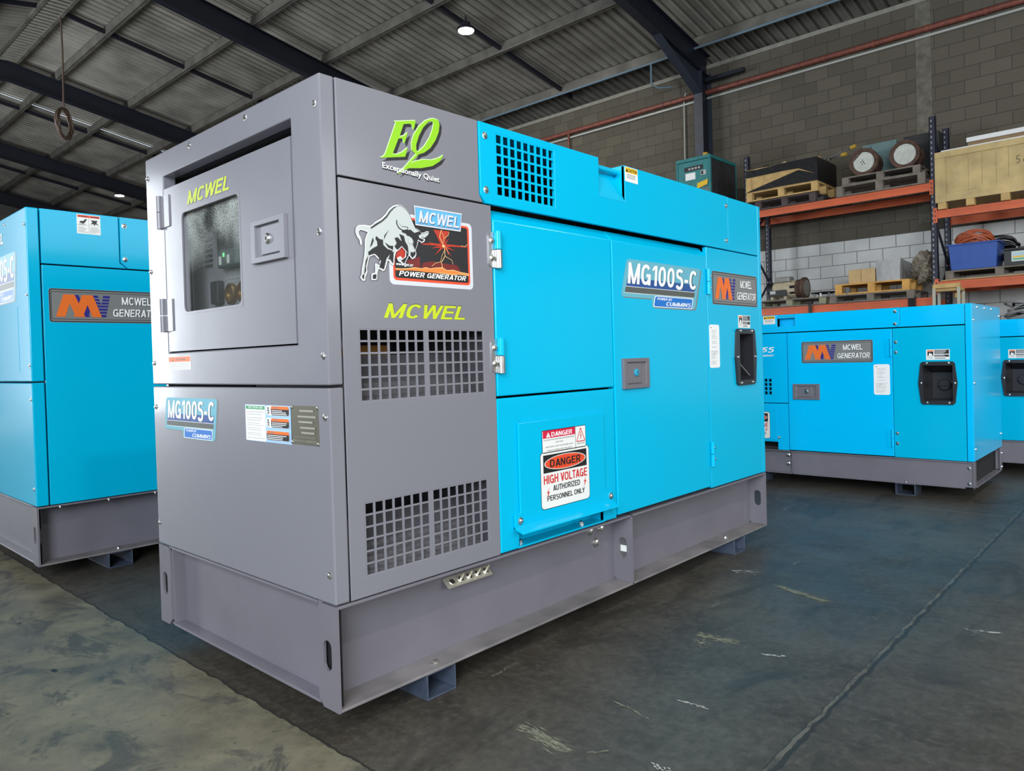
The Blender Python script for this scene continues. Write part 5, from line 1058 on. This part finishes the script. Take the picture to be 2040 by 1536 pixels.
# ------------------------------------------------------------------ pallet rack against the block wall
RORANGE = mat('rack_orange', (.62, .115, .035), .42, var=.12, vscale=3)
RBLUE = mat('rack_navy', (.014, .016, .035), .45)
HOLE = mat('rack_hole_grey', (.28, .29, .30), .5)  # light grey of the wall seen through the holes
W_NEW = mat('new_pine', (.52, .34, .13), .65, var=.2, vscale=9)
W_OLD = mat('weathered_wood', (.17, .145, .12), .8, var=.3, vscale=9)
W_DARK = mat('dark_wood', (.075, .055, .055), .8, var=.3, vscale=9)
W_YEL = mat('yellow_pine', (.60, .32, .075), .65, var=.2, vscale=9)
W_PALE = mat('pale_block_wood', (.27, .27, .17), .8, var=.2, vscale=9)
PLY = mat('plywood', (.50, .37, .165), .6, var=.22, vscale=4)
CARD = mat('cardboard', (.52, .36, .17), .75, var=.08)
BROWN = mat('brown_board', (.26, .17, .09), .8, var=.2)
FOAM = mat('white_foam', (.72, .73, .73), .6)
STRETCH = mat('black_stretch_film', (.010, .010, .011), .28, bump=.35, bscale=16)
TEALP = mat('teal_paint', (.02, .19, .20), .42, var=.15)
TEALF = mat('faded_teal_paint', (.12, .20, .20), .55, var=.15)
RUST = mat('rusty_iron', (.085, .045, .032), .75, .2, var=.5, vscale=12, bump=.3, bscale=40)
FWHEEL = mat('flywheel_white', (.52, .54, .49), .5, var=.15, vscale=12)
IRON = mat('grey_iron', (.22, .22, .20), .55, .4, var=.3, vscale=10)
CREAMI = mat('cream_iron', (.42, .36, .25), .55, var=.25)
BLACKI = mat('black_iron', (.014, .014, .016), .5)
TUBB = mat('blue_plastic', (.025, .085, .36), .4, var=.08)
CABO = mat('orange_cable', (.42, .095, .035), .5, var=.25)
CABK = mat('black_cable', (.010, .010, .011), .5)
CABG = mat('grey_cable', (.26, .27, .27), .5, var=.2)
BATT = mat('battery_black', (.022, .022, .024), .45)
LZ = ZB
RX = 10.74                                                    # front face of the rack
def rack():
    g = thing('pallet_rack', 'orange and dark blue pallet rack standing along the block wall', 'rack', (RX, 1.06, 0))
    def upright(x, y, h, name='upright'):
        mb = MB(); mb.box(x-RX, x-RX+.006, y-.04-1.06, y+.04-1.06, 0, h, RBLUE); mb.box(x-RX, x-RX+.07, y-.04-1.06, y-.034-1.06, 0, h, RBLUE); mb.box(x-RX, x-RX+.07, y+.034-1.06, y+.04-1.06, 0, h, RBLUE)
        z = 1.3
        while z < h-.05: mb.box(x-RX-.0012, x-RX, y-.008-1.06+.012, y+.008-1.06+.012, z, z+.03, HOLE); z += .0762
        return mb.build(name, g)
    for y in (-1.68, 1.06, 3.81, 6.55):
        upright(RX, y, 4.195); upright(RX+.78, y, 4.19)
        mb = MB(); z = .3; s = 0
        while z < 3.9:
            a, b = (RX+.05, RX+.80) if s == 0 else (RX+.80, RX+.05); mb.cyl((a-RX, y-1.06, z), (b-RX, y-1.06, z+.6), .018, RBLUE, seg=8); z += .62; s = 1-s
        mb.build('brace', g)
    def beam(x, ya, yb, zt, h=.11):
        mb = MB(); y0, y1 = min(ya, yb)+.04-1.06, max(ya, yb)-.04-1.06; zt += LZ; x0 = x-RX
        mb.prism(F((x0, y1, 0), (0, -1, 0)), [(0, zt-h), (y1-y0, zt-h), (y1-y0, zt), (0, zt)], -.045, -.006, RORANGE)
        mb.box(x0, x0+.006, y0, y1, zt-h, zt-h*.68, RORANGE); mb.box(x0, x0+.006, y0, y1, zt-h*.32, zt, RORANGE)
        for e, s in ((y0, 1), (y1, -1)):
            a, b = sorted((e-s*.045, e+s*.006)); mb.box(x0-.008, x0-.003, a, b, zt-h-.06, zt+.04, RORANGE)
            for k in range(3): mb.box(x0-.0095, x0-.008, (a+b)/2-.007, (a+b)/2+.007, zt-h-.035+k*.06, zt-h-.01+k*.06, RBLUE)
        mb.build('beam', g, .002)
    for x in (RX-.004, RX+.80):
        beam(x, 1.06, 3.81, 3.19); beam(x, 1.06, 3.81, 1.575, .115); beam(x, 3.81, 6.55, 3.19); beam(x, 1.06, -1.68, 2.785); beam(x, 1.06, -1.68, 1.785, .12)
    return g
rack()
def pallet(label, x0, x1, y0, y1, z0, z1, m, mblk=None, mbot=None, group=None, tilt=0.):
    """timber pallet: planked deck, nine blocks, three base boards"""
    mblk = mblk or m; mbot = mbot or m; g = thing('pallet', label, 'pallet', ((x0+x1)/2, (y0+y1)/2, z0+LZ), tilt, group)
    W, D, H = (y1-y0), (x1-x0), z1-z0; t = min(.022, H*.17)
    mb = MB(); n = 7
    for i in range(n):
        a = -D/2+i*(D/n)+.006; mb.box(a, a+D/n-.014, -W/2, W/2, H-t, H, m)
    mb.build('top_deck', g, .001)
    for y in (-W/2, -.05, W/2-.10):
        for x in (-D/2+.006, -.05, D/2-.10): MB().box(x, x+.09, y, y+.10, t, H-t, mblk).build('block', g, .002)
    mb = MB()
    for x in (-D/2+.006, -.05, D/2-.10): mb.box(x, x+.09, -W/2, W/2, 0, t, mbot)
    mb.build('base_boards', g)
    return g
GP = 'timber pallets on the rack'
pallet('pine pallet directly under the black-wrapped crate', 10.66, 11.5, 2.63, 3.785, 3.345, 3.498, W_NEW, group=GP)
pallet('dark reddish pallet at the bottom under the pine pallet on the top shelf', 10.70, 11.5, 2.68, 3.66, 3.192, 3.343, W_DARK, W_DARK, W_DARK, GP)
pallet('weathered grey pallet directly under the two round flywheel housings', 10.74, 11.5, 1.22, 2.295, 3.358, 3.483, W_OLD, group=GP)
pallet('larger grey pallet on the orange beam, bottom of the flywheel stack', 10.70, 11.55, 1.15, 2.37, 3.192, 3.355, W_OLD, group=GP)
pallet('old pallet on the lower shelf carrying the motor and the steel ring', 10.70, 11.5, 2.56, 3.70, 1.578, 1.702, W_OLD, W_PALE, group=GP)
pallet('grey-blocked pallet on the lower orange beam under the yellow pallet', 10.69, 11.5, 1.32, 2.50, 1.578, 1.703, W_OLD, W_OLD, group=GP)
pallet('clean yellow pine pallet under the cardboard carton and clear-wrapped crate', 10.74, 11.5, 1.39, 2.43, 1.705, 1.866, W_YEL, group=GP)
pallet('thin grey pallet under the blue tub and the black battery', 10.70, 11.5, -.35, .925, 1.80, 1.922, W_OLD, group=GP)
tag(MB().box(10.70, 11.6, -1.6, .98, 1.862, 1.874, PLY).build('plywood_deck', bevel=.001), 'yellowish plywood sheet lying on the orange beam under the blue tub', 'board')
# --- crate wrapped in black film
def wrapped_crate():
    g = thing('crate', 'low pine crate wrapped in black stretch film on the top shelf', 'crate', (11.08, 3.205, 3.5+LZ))
    W, D, H = 1.15, .82, .35
    mb = MB(); t = .02; mb.box(-D/2, -D/2+t, -W/2, W/2, 0, H, W_NEW); mb.box(D/2-t, D/2, -W/2, W/2, 0, H, W_NEW); mb.box(-D/2+t, D/2-t, -W/2, -W/2+t, 0, H, W_NEW); mb.box(-D/2+t, D/2-t, W/2-t, W/2, 0, H, W_NEW); mb.box(-D/2, D/2, -W/2, W/2, H, H+.018, W_NEW)
    mb.box(-D/2-.012, -D/2, W/2-.09, W/2+.004, 0, H, W_NEW); mb.build('crate_box', g, .002)
    f_ = F((-D/2-.012, W/2+.006, 0), (0, -1, 0)); e = .004; Wd = W+.012
    mb = MB(); mb.prism(f_, [(0, .235), (Wd*.55, .248), (Wd*.75, .24), (Wd, .10), (Wd, H+.02), (Wd*.6, H+.022), (.2, H+.0), (0, H+.01)], 0, e, STRETCH)
    mb.prism(f_, [(0, .0), (.12, .035), (Wd*.75, .215), (Wd, .10), (Wd, .005), (Wd*.5, .01)], 0, e, STRETCH)
    mb.box(-D/2-.01, D/2+.004, -W/2-.008, -W/2-.001, .004, H+.02, STRETCH); mb.box(-D/2-.01, D/2+.004, W/2+.001, W/2+.008, .16, H+.02, STRETCH)
    mb.build('stretch_film', g); return g
wrapped_crate()
tag(MB().prism(F((11.0, 3.49, 3.868+LZ), (0, -1, 0), (.35, 0, .94)), [(0, 0), (.23, .0), (.235, .115), (.20, .12)], 0, .018, mat('osb_board', (.42, .32, .19), .8, var=.4, vscale=40)).build('board_offcut'), 'small triangular chipboard offcut leaning on top of the black-wrapped crate', 'board')
tag(MB().box(10.75, 10.86, 2.63, 3.12, 3.870+LZ, 3.890+LZ, W_NEW).build('plank'), 'short pale plank lying on the right half of the black-wrapped crate', 'plank')
YT = mat('yellow_fitting', (.45, .29, .03), .5)
for a, b, lb in (((11.02, 2.62, 3.89), (10.98, 2.34, 3.878+.015), 'short chrome rod with yellow end, lowest of three rods behind the crate'), ((11.06, 2.62, 3.90), (11.02, 2.215, 3.99), 'long chrome rod with yellow end, sticking out farthest behind the crate'), ((11.15, 2.62, 3.90), (11.1, 2.45, 3.945), 'short yellow-tipped rod, leftmost and half hidden behind the crate')):
    a, b = Vector(a), Vector(b); a.z += LZ; b.z += LZ; g = thing('threaded_rod', lb, 'rod', a, 0, 'rods with yellow fittings'); d = b-a; n = d.normalized()
    MB().cyl((0, 0, 0), d, .016, CHROME, seg=10).build('rod', g, smooth=True); MB().cyl(d-n*.03, d+n*.05, .03, YT, seg=8).build('end_fitting', g)
# --- flywheel housings
def flywheel(y, z, label, six):
    g = thing('flywheel_housing', label, 'engine part', (10.86, y, z-.205+LZ), 0, 'round flywheel housings on the top shelf')
    c = (0, 0, .205)
    MB().lathe(c, (1, 0, 0), [(.150, .02), (.155, .0), (.205, .0), (.21, .02), (.208, .06), (.17, .075), (.165, .16), (.19, .2), (.185, .34), (.12, .36), (.12, .0499)], RUST, 36).build('housing', g, smooth=True)
    for k in range(12):
        t = 2*math.pi*k/12; 
        if k % 3 == 0: MB().box(.06, .16, -.02+.185*math.cos(t), .02+.185*math.cos(t), .205+.185*math.sin(t)-.02, .205+.185*math.sin(t)+.02, RUST).build('lug', g, .004)
    fw_ = MB().lathe(c, (1, 0, 0), [(.0, .012), (.148, .012), (.150, .018), (.150, .049)], FWHEEL, 36).build('flywheel', g, smooth=True)
    d = Dec(F((.0125, 0, .205), (0, -1, 0)), .0003)
    if six:
        for k in range(6): d.poly(ell(.035*math.cos(k*math.pi/3), .035*math.sin(k*math.pi/3), .009, .009, 10), BLACK)
        d.poly(ell(0, 0, .011, .011, 12), BLACK); d.poly([(-.148, .02), (-.02, .145), (-.06, .135), (-.12, .085)], RUST)
    else:
        d.poly([(-.012, .12), (.012, .12), (.03, .02), (.02, -.05), (-.02, -.05), (-.03, .01)], mat('rust_stain', (.16, .085, .05), .7)); d.poly(ell(0, 0, .025, .025, 14), FWHEEL)
        for k in range(5): d.poly(ell(.018*math.cos(k*1.256), .018*math.sin(k*1.256), .004, .004, 8), BLACK)
    for k in range(8): d.poly(ell(.135*math.cos(k*.785+.3), .135*math.sin(k*.785+.3), .004, .004, 8), BLACK)
    d.done('bolt_holes', fw_)
    MB().box(.03, .34, -.12, .12, -.0, .03, RUST).build('cradle', g)
    return g
flywheel(2.015, 3.695, 'round rusty housing with ring of holes in its white face, left of the pair', True)
flywheel(1.45, 3.695, 'round rusty housing with full white stained face, right of the pair', False)
g = thing('metal_cabinet', 'faded teal metal cabinet standing behind the round housings', 'cabinet', (11.33, 1.90, 3.485+LZ), 0)
MB().box(-.08, .14, -.24, .24, 0, .55, TEALF).build('cabinet_body', g, .004); d = Dec(F((-.08, .24, 0), (0, -1, 0))); d.rect(.12, .155, .38, .43, RED); d.rect(.12, .155, .31, .37, WHITE); d.poly(ell(.125, .5, .01, .01, 10), BLACK); d.done('tag_label', g)
g = thing('control_box', 'black steel box behind the right round housing, beside the upright', 'box', (11.38, 1.33, 3.486+LZ)); MB().box(-.1, .12, -.235, .235, 0, .56, BLACKI).build('box_body', g, .006); MB().box(-.11, -.1, -.2, .2, .05, .50, BLACKI).build('cover', g, .004)
# --- small teal generator on the top shelf
def teal_generator():
    g = thing('generator', 'small teal generator sitting on the top shelf of the rack beside the column', 'generator', (10.60, 4.715, 3.192+LZ))
    W, D, H = .66, 1.0, 1.08
    MB().box(0, D, -W/2, W/2, 0, .08, TEALP).build('skid_base', g, .004)
    mb = MB(); mb.box(0, D, -W/2, W/2, H-.06, H, TEALP); mb.box(.002, .05, -W/2, -W/2+.04, .08, H-.06, TEALP); mb.box(.002, .05, W/2-.04, W/2, .08, H-.06, TEALP); mb.box(D-.05, D, -W/2, W/2, .08, H-.06, TEALP); mb.box(.05, D-.05, -W/2+.02, W/2-.02, .08, H-.06, DARK)
    mb.box(.05, D-.05, W/2-.02, W/2, .08, H-.06, TEALP); mb.build('frame', g, .012)
    MB().box(.05, D-.05, -W/2, -W/2+.018, .08, H-.07, mat('dark_side_panel', (.03, .03, .035), .6, var=.3, vscale=6)).build('side_panel', g, .004)
    MB().box(.012, .03, -W/2+.042, W/2-.042, .55, H-.065, TEALP).build('front_panel', g, .004)
    MB().box(.03, .05, -W/2+.042, W/2-.042, .08, .55, TEALF).build('lower_panel', g)
    f_ = F((.012, W/2, 0), (0, -1, 0)); d = Dec(f_); d.rect(.16, .52, .85, .93, BLACK)
    for i in range(4): d.rect(.24+i*.06, .28+i*.06, .875, .905, GREYL)
    d.rect(.18, .37, .70, .82, WHITE); d.rect(.47, .57, .75, .83, GREYL); d.rect(.48, .52, .76, .82, BLACK); d.done('panel_label', g)
    d = Dec(F((-.001, W/2, 0), (0, -1, 0))); d.base([(.40, .52), (.60, .575), (.61, .66), (.41, .62)], YEL); d.done('yellow_tag', g)
    MB().box(-.005, .03, -.02, .1, .44, .56, BLACKI).build('socket_box', g, .004)
    for i in range(3): MB().lathe((.03, -.13-i*.045, .36), (-1, 0, 0), [(.03, 0), (.03, .02), (.02, .03)], FOAM, 14).build('socket', g)
    MB().cyl((.09, -.2, H), (.09, -.2, H+.055), .05, YT, .045, 16).build('filler_cap', g, smooth=True); return g
teal_generator()
# --- motor, ring, carton, wrapped crate, bag
def motor():
    g = thing('motor', 'old cream and black electric motor with rusty round flange on the lower shelf', 'motor', (11.0, 3.26, 1.708+LZ))
    c = Vector((0, -.30, .172)); ax = (0, 1, 0)
    MB().lathe(c, ax, [(.172, 0), (.176, .01), (.176, .05), (.15, .07), (.145, .14)], RUST, 32).build('flange', g, smooth=True)
    MB().lathe(c, ax, [(.0, -.004), (.13, -.004), (.135, .004)], IRON, 28).build('flange_disc', g)
    for k in range(8):
        t = k*math.pi/4+.2; q = MB(); q.box(-.03, .03, -.16, -.03, -.012, .012, CREAMI); o = q.build('bell_rib', g, .003); o.location = (.13*math.cos(t), 0, .172+.13*math.sin(t)); o.rotation_euler = (0, -t+math.pi/2, 0)
    MB().lathe(c, ax, [(.10, .14), (.10, .2), (.13, .21), (.13, .55), (.115, .6), (.02, .62)], BLACKI, 28).build('stator', g, smooth=True)
    mb = MB(); mb.lathe(c, ax, [(.134, .23), (.137, .24), (.137, .50), (.134, .51)], CREAMI, 28); mb.build('casing', g, smooth=True)
    MB().box(-.10, .08, -.07, .16, .29, .375, IRON).build('terminal_box', g, .006)
    MB().box(-.15, -.12, -.03, .26, .06, .16, BLACKI).build('side_cover', g, .004)
    d = Dec(F((-.15, .26, 0), (0, -1, 0))); d.rect(.02, .11, .10, .15, GREYL); d.done('rating_plate', g)
    for y in (-.02, .2): MB().box(-.12, .12, y, y+.05, 0, .06, CREAMI).build('foot', g, .004)
    return g
motor()
g = thing('steel_ring', 'low dark steel ring on studs beside the motor', 'ring', (11.02, 2.69, 1.704+LZ))
MB().lathe((0, 0, .065), (0, 0, 1), [(.11, 0), (.19, 0), (.195, .01), (.19, .02), (.11, .02), (.11, 0)], BLACKI, 32).build('ring', g, smooth=True)
for k in range(8): MB().cyl((.16*math.cos(k*.785), .16*math.sin(k*.785), 0), (.16*math.cos(k*.785), .16*math.sin(k*.785), .065), .016, IRON if k % 2 else FOAM, seg=8).build('stud', g)
g = thing('carton', 'plain brown cardboard carton on the yellow pallet', 'carton', (10.98, 2.065, 1.870+LZ)); MB().box(-.15, .2, -.19, .19, 0, .21, CARD).build('carton_body', g, .005); d = Dec(F((-.15, .19, 0), (0, -1, 0))); d.rect(.178, .186, 0, .21, BROWN); d.done('tape_seam', g)
def clear_crate():
    g = thing('wrapped_package', 'grey package in shiny clear plastic wrap on the yellow pallet', 'package', (11.05, 1.70, 1.868+LZ))
    INN = mat('package_grey', (.22, .21, .20), .6); MB().box(-.2, .35, -.15, .14, 0, .29, INN).build('package_body', g, .01)
    PL = mat('clear_wrap', (.30, .30, .30), .2, 0, .4, bump=.5, bscale=9); mb = MB(); mb.prism(F((-.215, .165, 0), (0, -1, 0)), [(0.01, .0), (.33, 0), (.335, .325), (.2, .31), (.0, .32)], 0, .004, PL)
    mb.prism(F((-.21, -.17, 0), (1, 0, 0)), [(0, 0), (.6, 0), (.6, .29), (.3, .30), (0, .325)], 0, .004, PL); mb.build('plastic_wrap', g); return g
clear_crate()
from mathutils import noise as noise_
def blob(name, label, cat, c, rx, ry, rz, m, seed, amp=.25):
    b = bmesh.new(); bmesh.ops.create_icosphere(b, subdivisions=5, radius=1); r = random.Random(seed); ph = [(r.uniform(2, 7), r.uniform(2, 7), r.uniform(2, 7), r.uniform(0, 6)) for _ in range(7)]
    for v in b.verts:
        k = 1+amp*sum(math.sin(a*v.co.x+b_*v.co.y+c_*v.co.z+p) for a, b_, c_, p in ph)/5+amp*.55*(abs(noise_.noise(v.co*3.1))+.6*abs(noise_.noise(v.co*7.3))-.3); z = max(v.co.z, -.75); v.co = Vector((v.co.x*k*rx, v.co.y*k*ry, (z*k+.75)*rz))
    me = bpy.data.meshes.new(name); b.to_mesh(me); b.free(); me.materials.append(m); o = bpy.data.objects.new(name, me); COL.objects.link(o); o.location = c; return tag(o, label, cat)
blob('plastic_bag', 'crumpled pale plastic bag heaped behind the clear-wrapped package', 'bag', (11.27, 1.30, 1.868+LZ), .2, .16, .21, mat('crumpled_plastic', (.27, .235, .18), .35, bump=1., bscale=14), 8, .55)
tag(MB().lathe((10.79, 2.26, 1.706+LZ-.002), (0, 0, 1), [(.045, 0), (.045, .105), (.02, .106), (.02, .0)], mat('grey_tube', (.10, .10, .105), .5), 20).build('plastic_tube'), 'short grey cylinder standing under the front edge of the yellow pallet', 'tube')
g = thing('ratchet_strap', 'black strap draped over the lower orange beam near the upright', 'strap', (RX-.02, 1.355, 1.4+LZ)); mb = MB(); mb.box(-.006, -.001, -.05, .0, -.12, .20, RUBBER); mb.box(-.004, .1, -.05, .0, .1785, .184, RUBBER); mb.box(-.012, -.007, -.0, .05, -.12, .19, RUBBER); mb.build('webbing', g)
g = thing('clamp', 'small dark clamp hooked over the lower orange beam', 'clamp', (RX-.02, 2.80, 1.42+LZ)); MB().box(-.02, .0, -.025, .025, 0, .18, BLACKI).build('clamp_bar', g, .004); MB().box(-.03, .05, -.03, .06, .18, .215, BLACKI).build('clamp_jaw', g, .006)
# --- right bay: big plywood crate and what lies on it
def big_crate():
    g = thing('crate', 'big plywood shipping crate with a hand-written number, on the right-hand top beam', 'crate', (10.66, 1.02, 2.787+LZ))
    W, D, H = 2.45, .95, .79; f_ = F((0, 0, 0), (0, -1, 0)); fb = lambda mb, *a: mb.fbox(f_, *a)
    mb = MB(); fb(mb, .012, W-.012, .13, H-.002, -D, -.018, PLY); mb.build('panel', g)
    mb = MB()
    for a in ((0, W, H-.085, H, -.018, .004, PLY), (0, .13, .09, H-.086, -.018, .002, PLY), (.131, W, .095, .19, -.018, .002, PLY), (.0, W, H-.02, H+.0, -D, -.019, PLY)): fb(mb, *a)
    mb.build('batten', g, .002)
    for u in (.37, .77, 1.2, 1.65, 2.1): MB().fbox(f_, u, u+.10, 0, .128, -.12, -.005, W_NEW).build('skid_block', g, .003); MB().fbox(f_, u, u+.10, 0, .128, -D+.05, -D+.15, W_NEW).build('skid_block', g)
    MB().fbox(f_, .03, .13, 0, .089, -.12, -.005, W_NEW).build('skid_block', g)
    d = Dec(F((-.0, 0, 0), (0, -1, 0)), -.0172); d.line([(.99, .56), (.955, .56), (.95, .515), (.98, .52), (.985, .49), (.965, .465), (.945, .47)], .007, BLACK); d.line([(1.06, .55), (1.035, .535), (1.06, .51), (1.06, .48), (1.03, .475), (1.025, .5), (1.055, .53), (1.06, .55)], .007, BLACK)
    d.done('handwritten_number', g)
    d = Dec(F((0, 0, 0), (0, -1, 0)), -.0175)
    for u, a, b in ((.40, .20, .70), (.56, .25, .69), (.72, .20, .66), (.86, .3, .70)): d.line([(u, a), (u+.004, (a+b)/2), (u+.001, b)], .0035, BROWN)
    d.line([(.155, .21), (.155, .30)], .003, BROWN); d.line([(.155, .21), (.5, .215)], .003, BROWN); d.done('panel_seam', g); return g
big_crate()
tag(MB().box(10.80, 11.4, -1.3, .64, 3.579+LZ, 3.672+LZ, BROWN).build('board_stack', bevel=.003), 'brown flat boards lying on top of the big plywood crate', 'boards')
tag(MB().box(10.78, 11.35, -1.3, .655, 3.673+LZ, 3.735+LZ, FOAM).build('foam_sheet', bevel=.003), 'long white foam sheet, topmost on the big plywood crate', 'foam')
for k, (z, x, lb) in enumerate(((3.592, 10.72, 'thin white rod in front on the big plywood crate'), (3.597, 10.765, 'second white rod just behind the front one on the plywood crate'))):
    tag(MB().cyl((x, .95-.03*k, z+LZ+.004), (x, -.6, z+LZ+.004), .012, FOAM, seg=8).build('tube_light', smooth=True), lb, 'rod', 'white rods on the plywood crate')
def tub():
    g = thing('tub', 'blue plastic tub full of orange cable on the rack', 'tub', (10.95, .59, 1.924+LZ))
    H = .355; a0, b0, a1, b1 = .23, .265, .26, .29
    out = [(-a0, -b0, 0), (a0, -b0, 0), (a0, b0, 0), (-a0, b0, 0), (-a1, -b1, H), (a1, -b1, H), (a1, b1, H), (-a1, b1, H)]; t = .012
    inn = [(x*(1-t/abs(x)), y*(1-t/abs(y)), max(z, t)) for x, y, z in out]
    MB().add(out+inn, [(0, 3, 2, 1), (0, 1, 5, 4), (1, 2, 6, 5), (2, 3, 7, 6), (3, 0, 4, 7), (8, 9, 10, 11), (8, 12, 13, 9), (9, 13, 14, 10), (10, 14, 15, 11), (11, 15, 12, 8), (4, 5, 13, 12), (5, 6, 14, 13), (6, 7, 15, 14), (7, 4, 12, 15)], TUBB).build('tub_body', g, .008)
    mb = MB()
    for s in ((-a1-.02, a1+.02, -b1-.025, -b1), (-a1-.02, a1+.02, b1, b1+.025), (-a1-.02, -a1, -b1, b1), (a1, a1+.02, -b1, b1)): mb.box(*s, H-.02, H, TUBB)
    mb.build('rim', g, .004); return g
tub()
def coil(name, label, c, R, r, n, m, seed, squash=(1, 1, .5), group=None, lift=.0, upright=0.):
    rr = random.Random(seed); mb = MB()
    for k in range(n):
        P = []; a = R*rr.uniform(.7, 1.0); ph = rr.uniform(0, 6.3); t1, t2 = rr.uniform(-.25, .25), rr.uniform(-.3, .3); z0 = rr.uniform(0, 1)*squash[2]*R
        for i in range(28):
            t = 2*math.pi*i/28; x = a*math.cos(t)*squash[0]; y = a*math.sin(t)*squash[1]; z = z0+t1*x+t2*y+upright*math.sqrt(max(0, a*a-y*y))*.55+.01*math.sin(3*t+ph)
            P.append((x, y, max(z, 0)+r))
        mb.tube(P, r, m, 6, True)
    o = mb.build(name, smooth=True, loc=c); return tag(o, label, 'cable', group)
coil('cable_coil', 'orange cable coiled and heaped in the blue tub', (10.93, .60, 2.20+LZ), .23, .011, 17, CABO, 5, (.85, 1.05, .5), None, 0, .9)
coil('cable_coil', 'black cable bundle rising behind the blue tub', (11.28, .36, 1.924+LZ), .26, .016, 11, CABK, 9, (.45, 1.15, 1.3), None, 0, 1.15)
g = thing('battery', 'black battery with a pale printed label, right of the blue tub', 'battery', (10.92, -.02, 1.924+LZ)); MB().box(-.18, .2, -.27, .26, 0, .20, BATT).build('battery_case', g, .006); MB().box(-.185, .205, -.275, .265, .201, .232, BATT).build('battery_lid', g, .008)
d = Dec(F((-.18, .26, 0), (0, -1, 0))); d.rect(.085, .36, .05, .185, mat('label_pale', (.50, .62, .58), .4)); d.rect(.10, .30, .10, .118, YEL); d.lines(.10, .34, .065, .095, 1, GREEN); d.lines(.10, .33, .125, .16, 2, SKYL); d.done('battery_label', g)
for y in (-.15, .14): MB().cyl((.0, y, .232), (.0, y, .255), .014, CHROME, seg=10).build('terminal', g)
# --- behind the small generators
g = thing('trestle', 'wooden trestle with pale legs standing behind the right-hand generator', 'trestle', (10.38, .845, 0))
MB().box(-.02, .03, -.165, .165, 1.74, 1.80, W_NEW).build('top_rail', g, .003)
for y in (-.165, .128):
    for x in (-.03, .25): MB().box(x, x+.03, y, y+.037, 0, 1.74 if x < 0 else 1.70, mat('pale_leg', (.42, .42, .34), .6) if x < 0 and y < 0 else MATS['pale_leg']).build('leg', g, .002)
MB().box(.0, .28, -.12, -.1, 1.60, 1.66, W_YEL).build('brace', g); MB().box(.03, .25, -.165, .165, 1.70, 1.74, W_NEW).build('shelf_board', g)
g = thing('equipment_case', 'black equipment case on the floor under the right-hand rack bay', 'case', (10.75, .02, 0)); MB().box(-.4, .4, -.55, .42, 0, 1.24, BLACKI).build('case_body', g, .01); MB().box(-.41, .41, -.56, .43, 1.241, 1.27, BLACKI).build('case_lid', g, .01)
coil('cable_heap', 'heap of grey cable and hose lying on the black case at right edge', (10.62, .0, 1.272), .22, .018, 8, CABG, 12, (.9, 1., .6), None, 0, .3)
coil('cable_heap', 'dark hose loops on top of the grey cable heap at right edge', (10.58, -.02, 1.30), .2, .017, 4, CABK, 21, (.7, .9, .6), None, 0, .5)

# ------------------------------------------------------------------ place the generators
main_generator()
g2 = second_generator()
small_generator('small cyan generator across the aisle, just right of the big grey generator', (4.143, 2.05-.605, 0), 1.133, 1.005, .648)
small_generator('cyan generator at the right edge, lower and mostly out of the frame', (5.45, 2.05-.84, 0), 1.060, .932, .628)
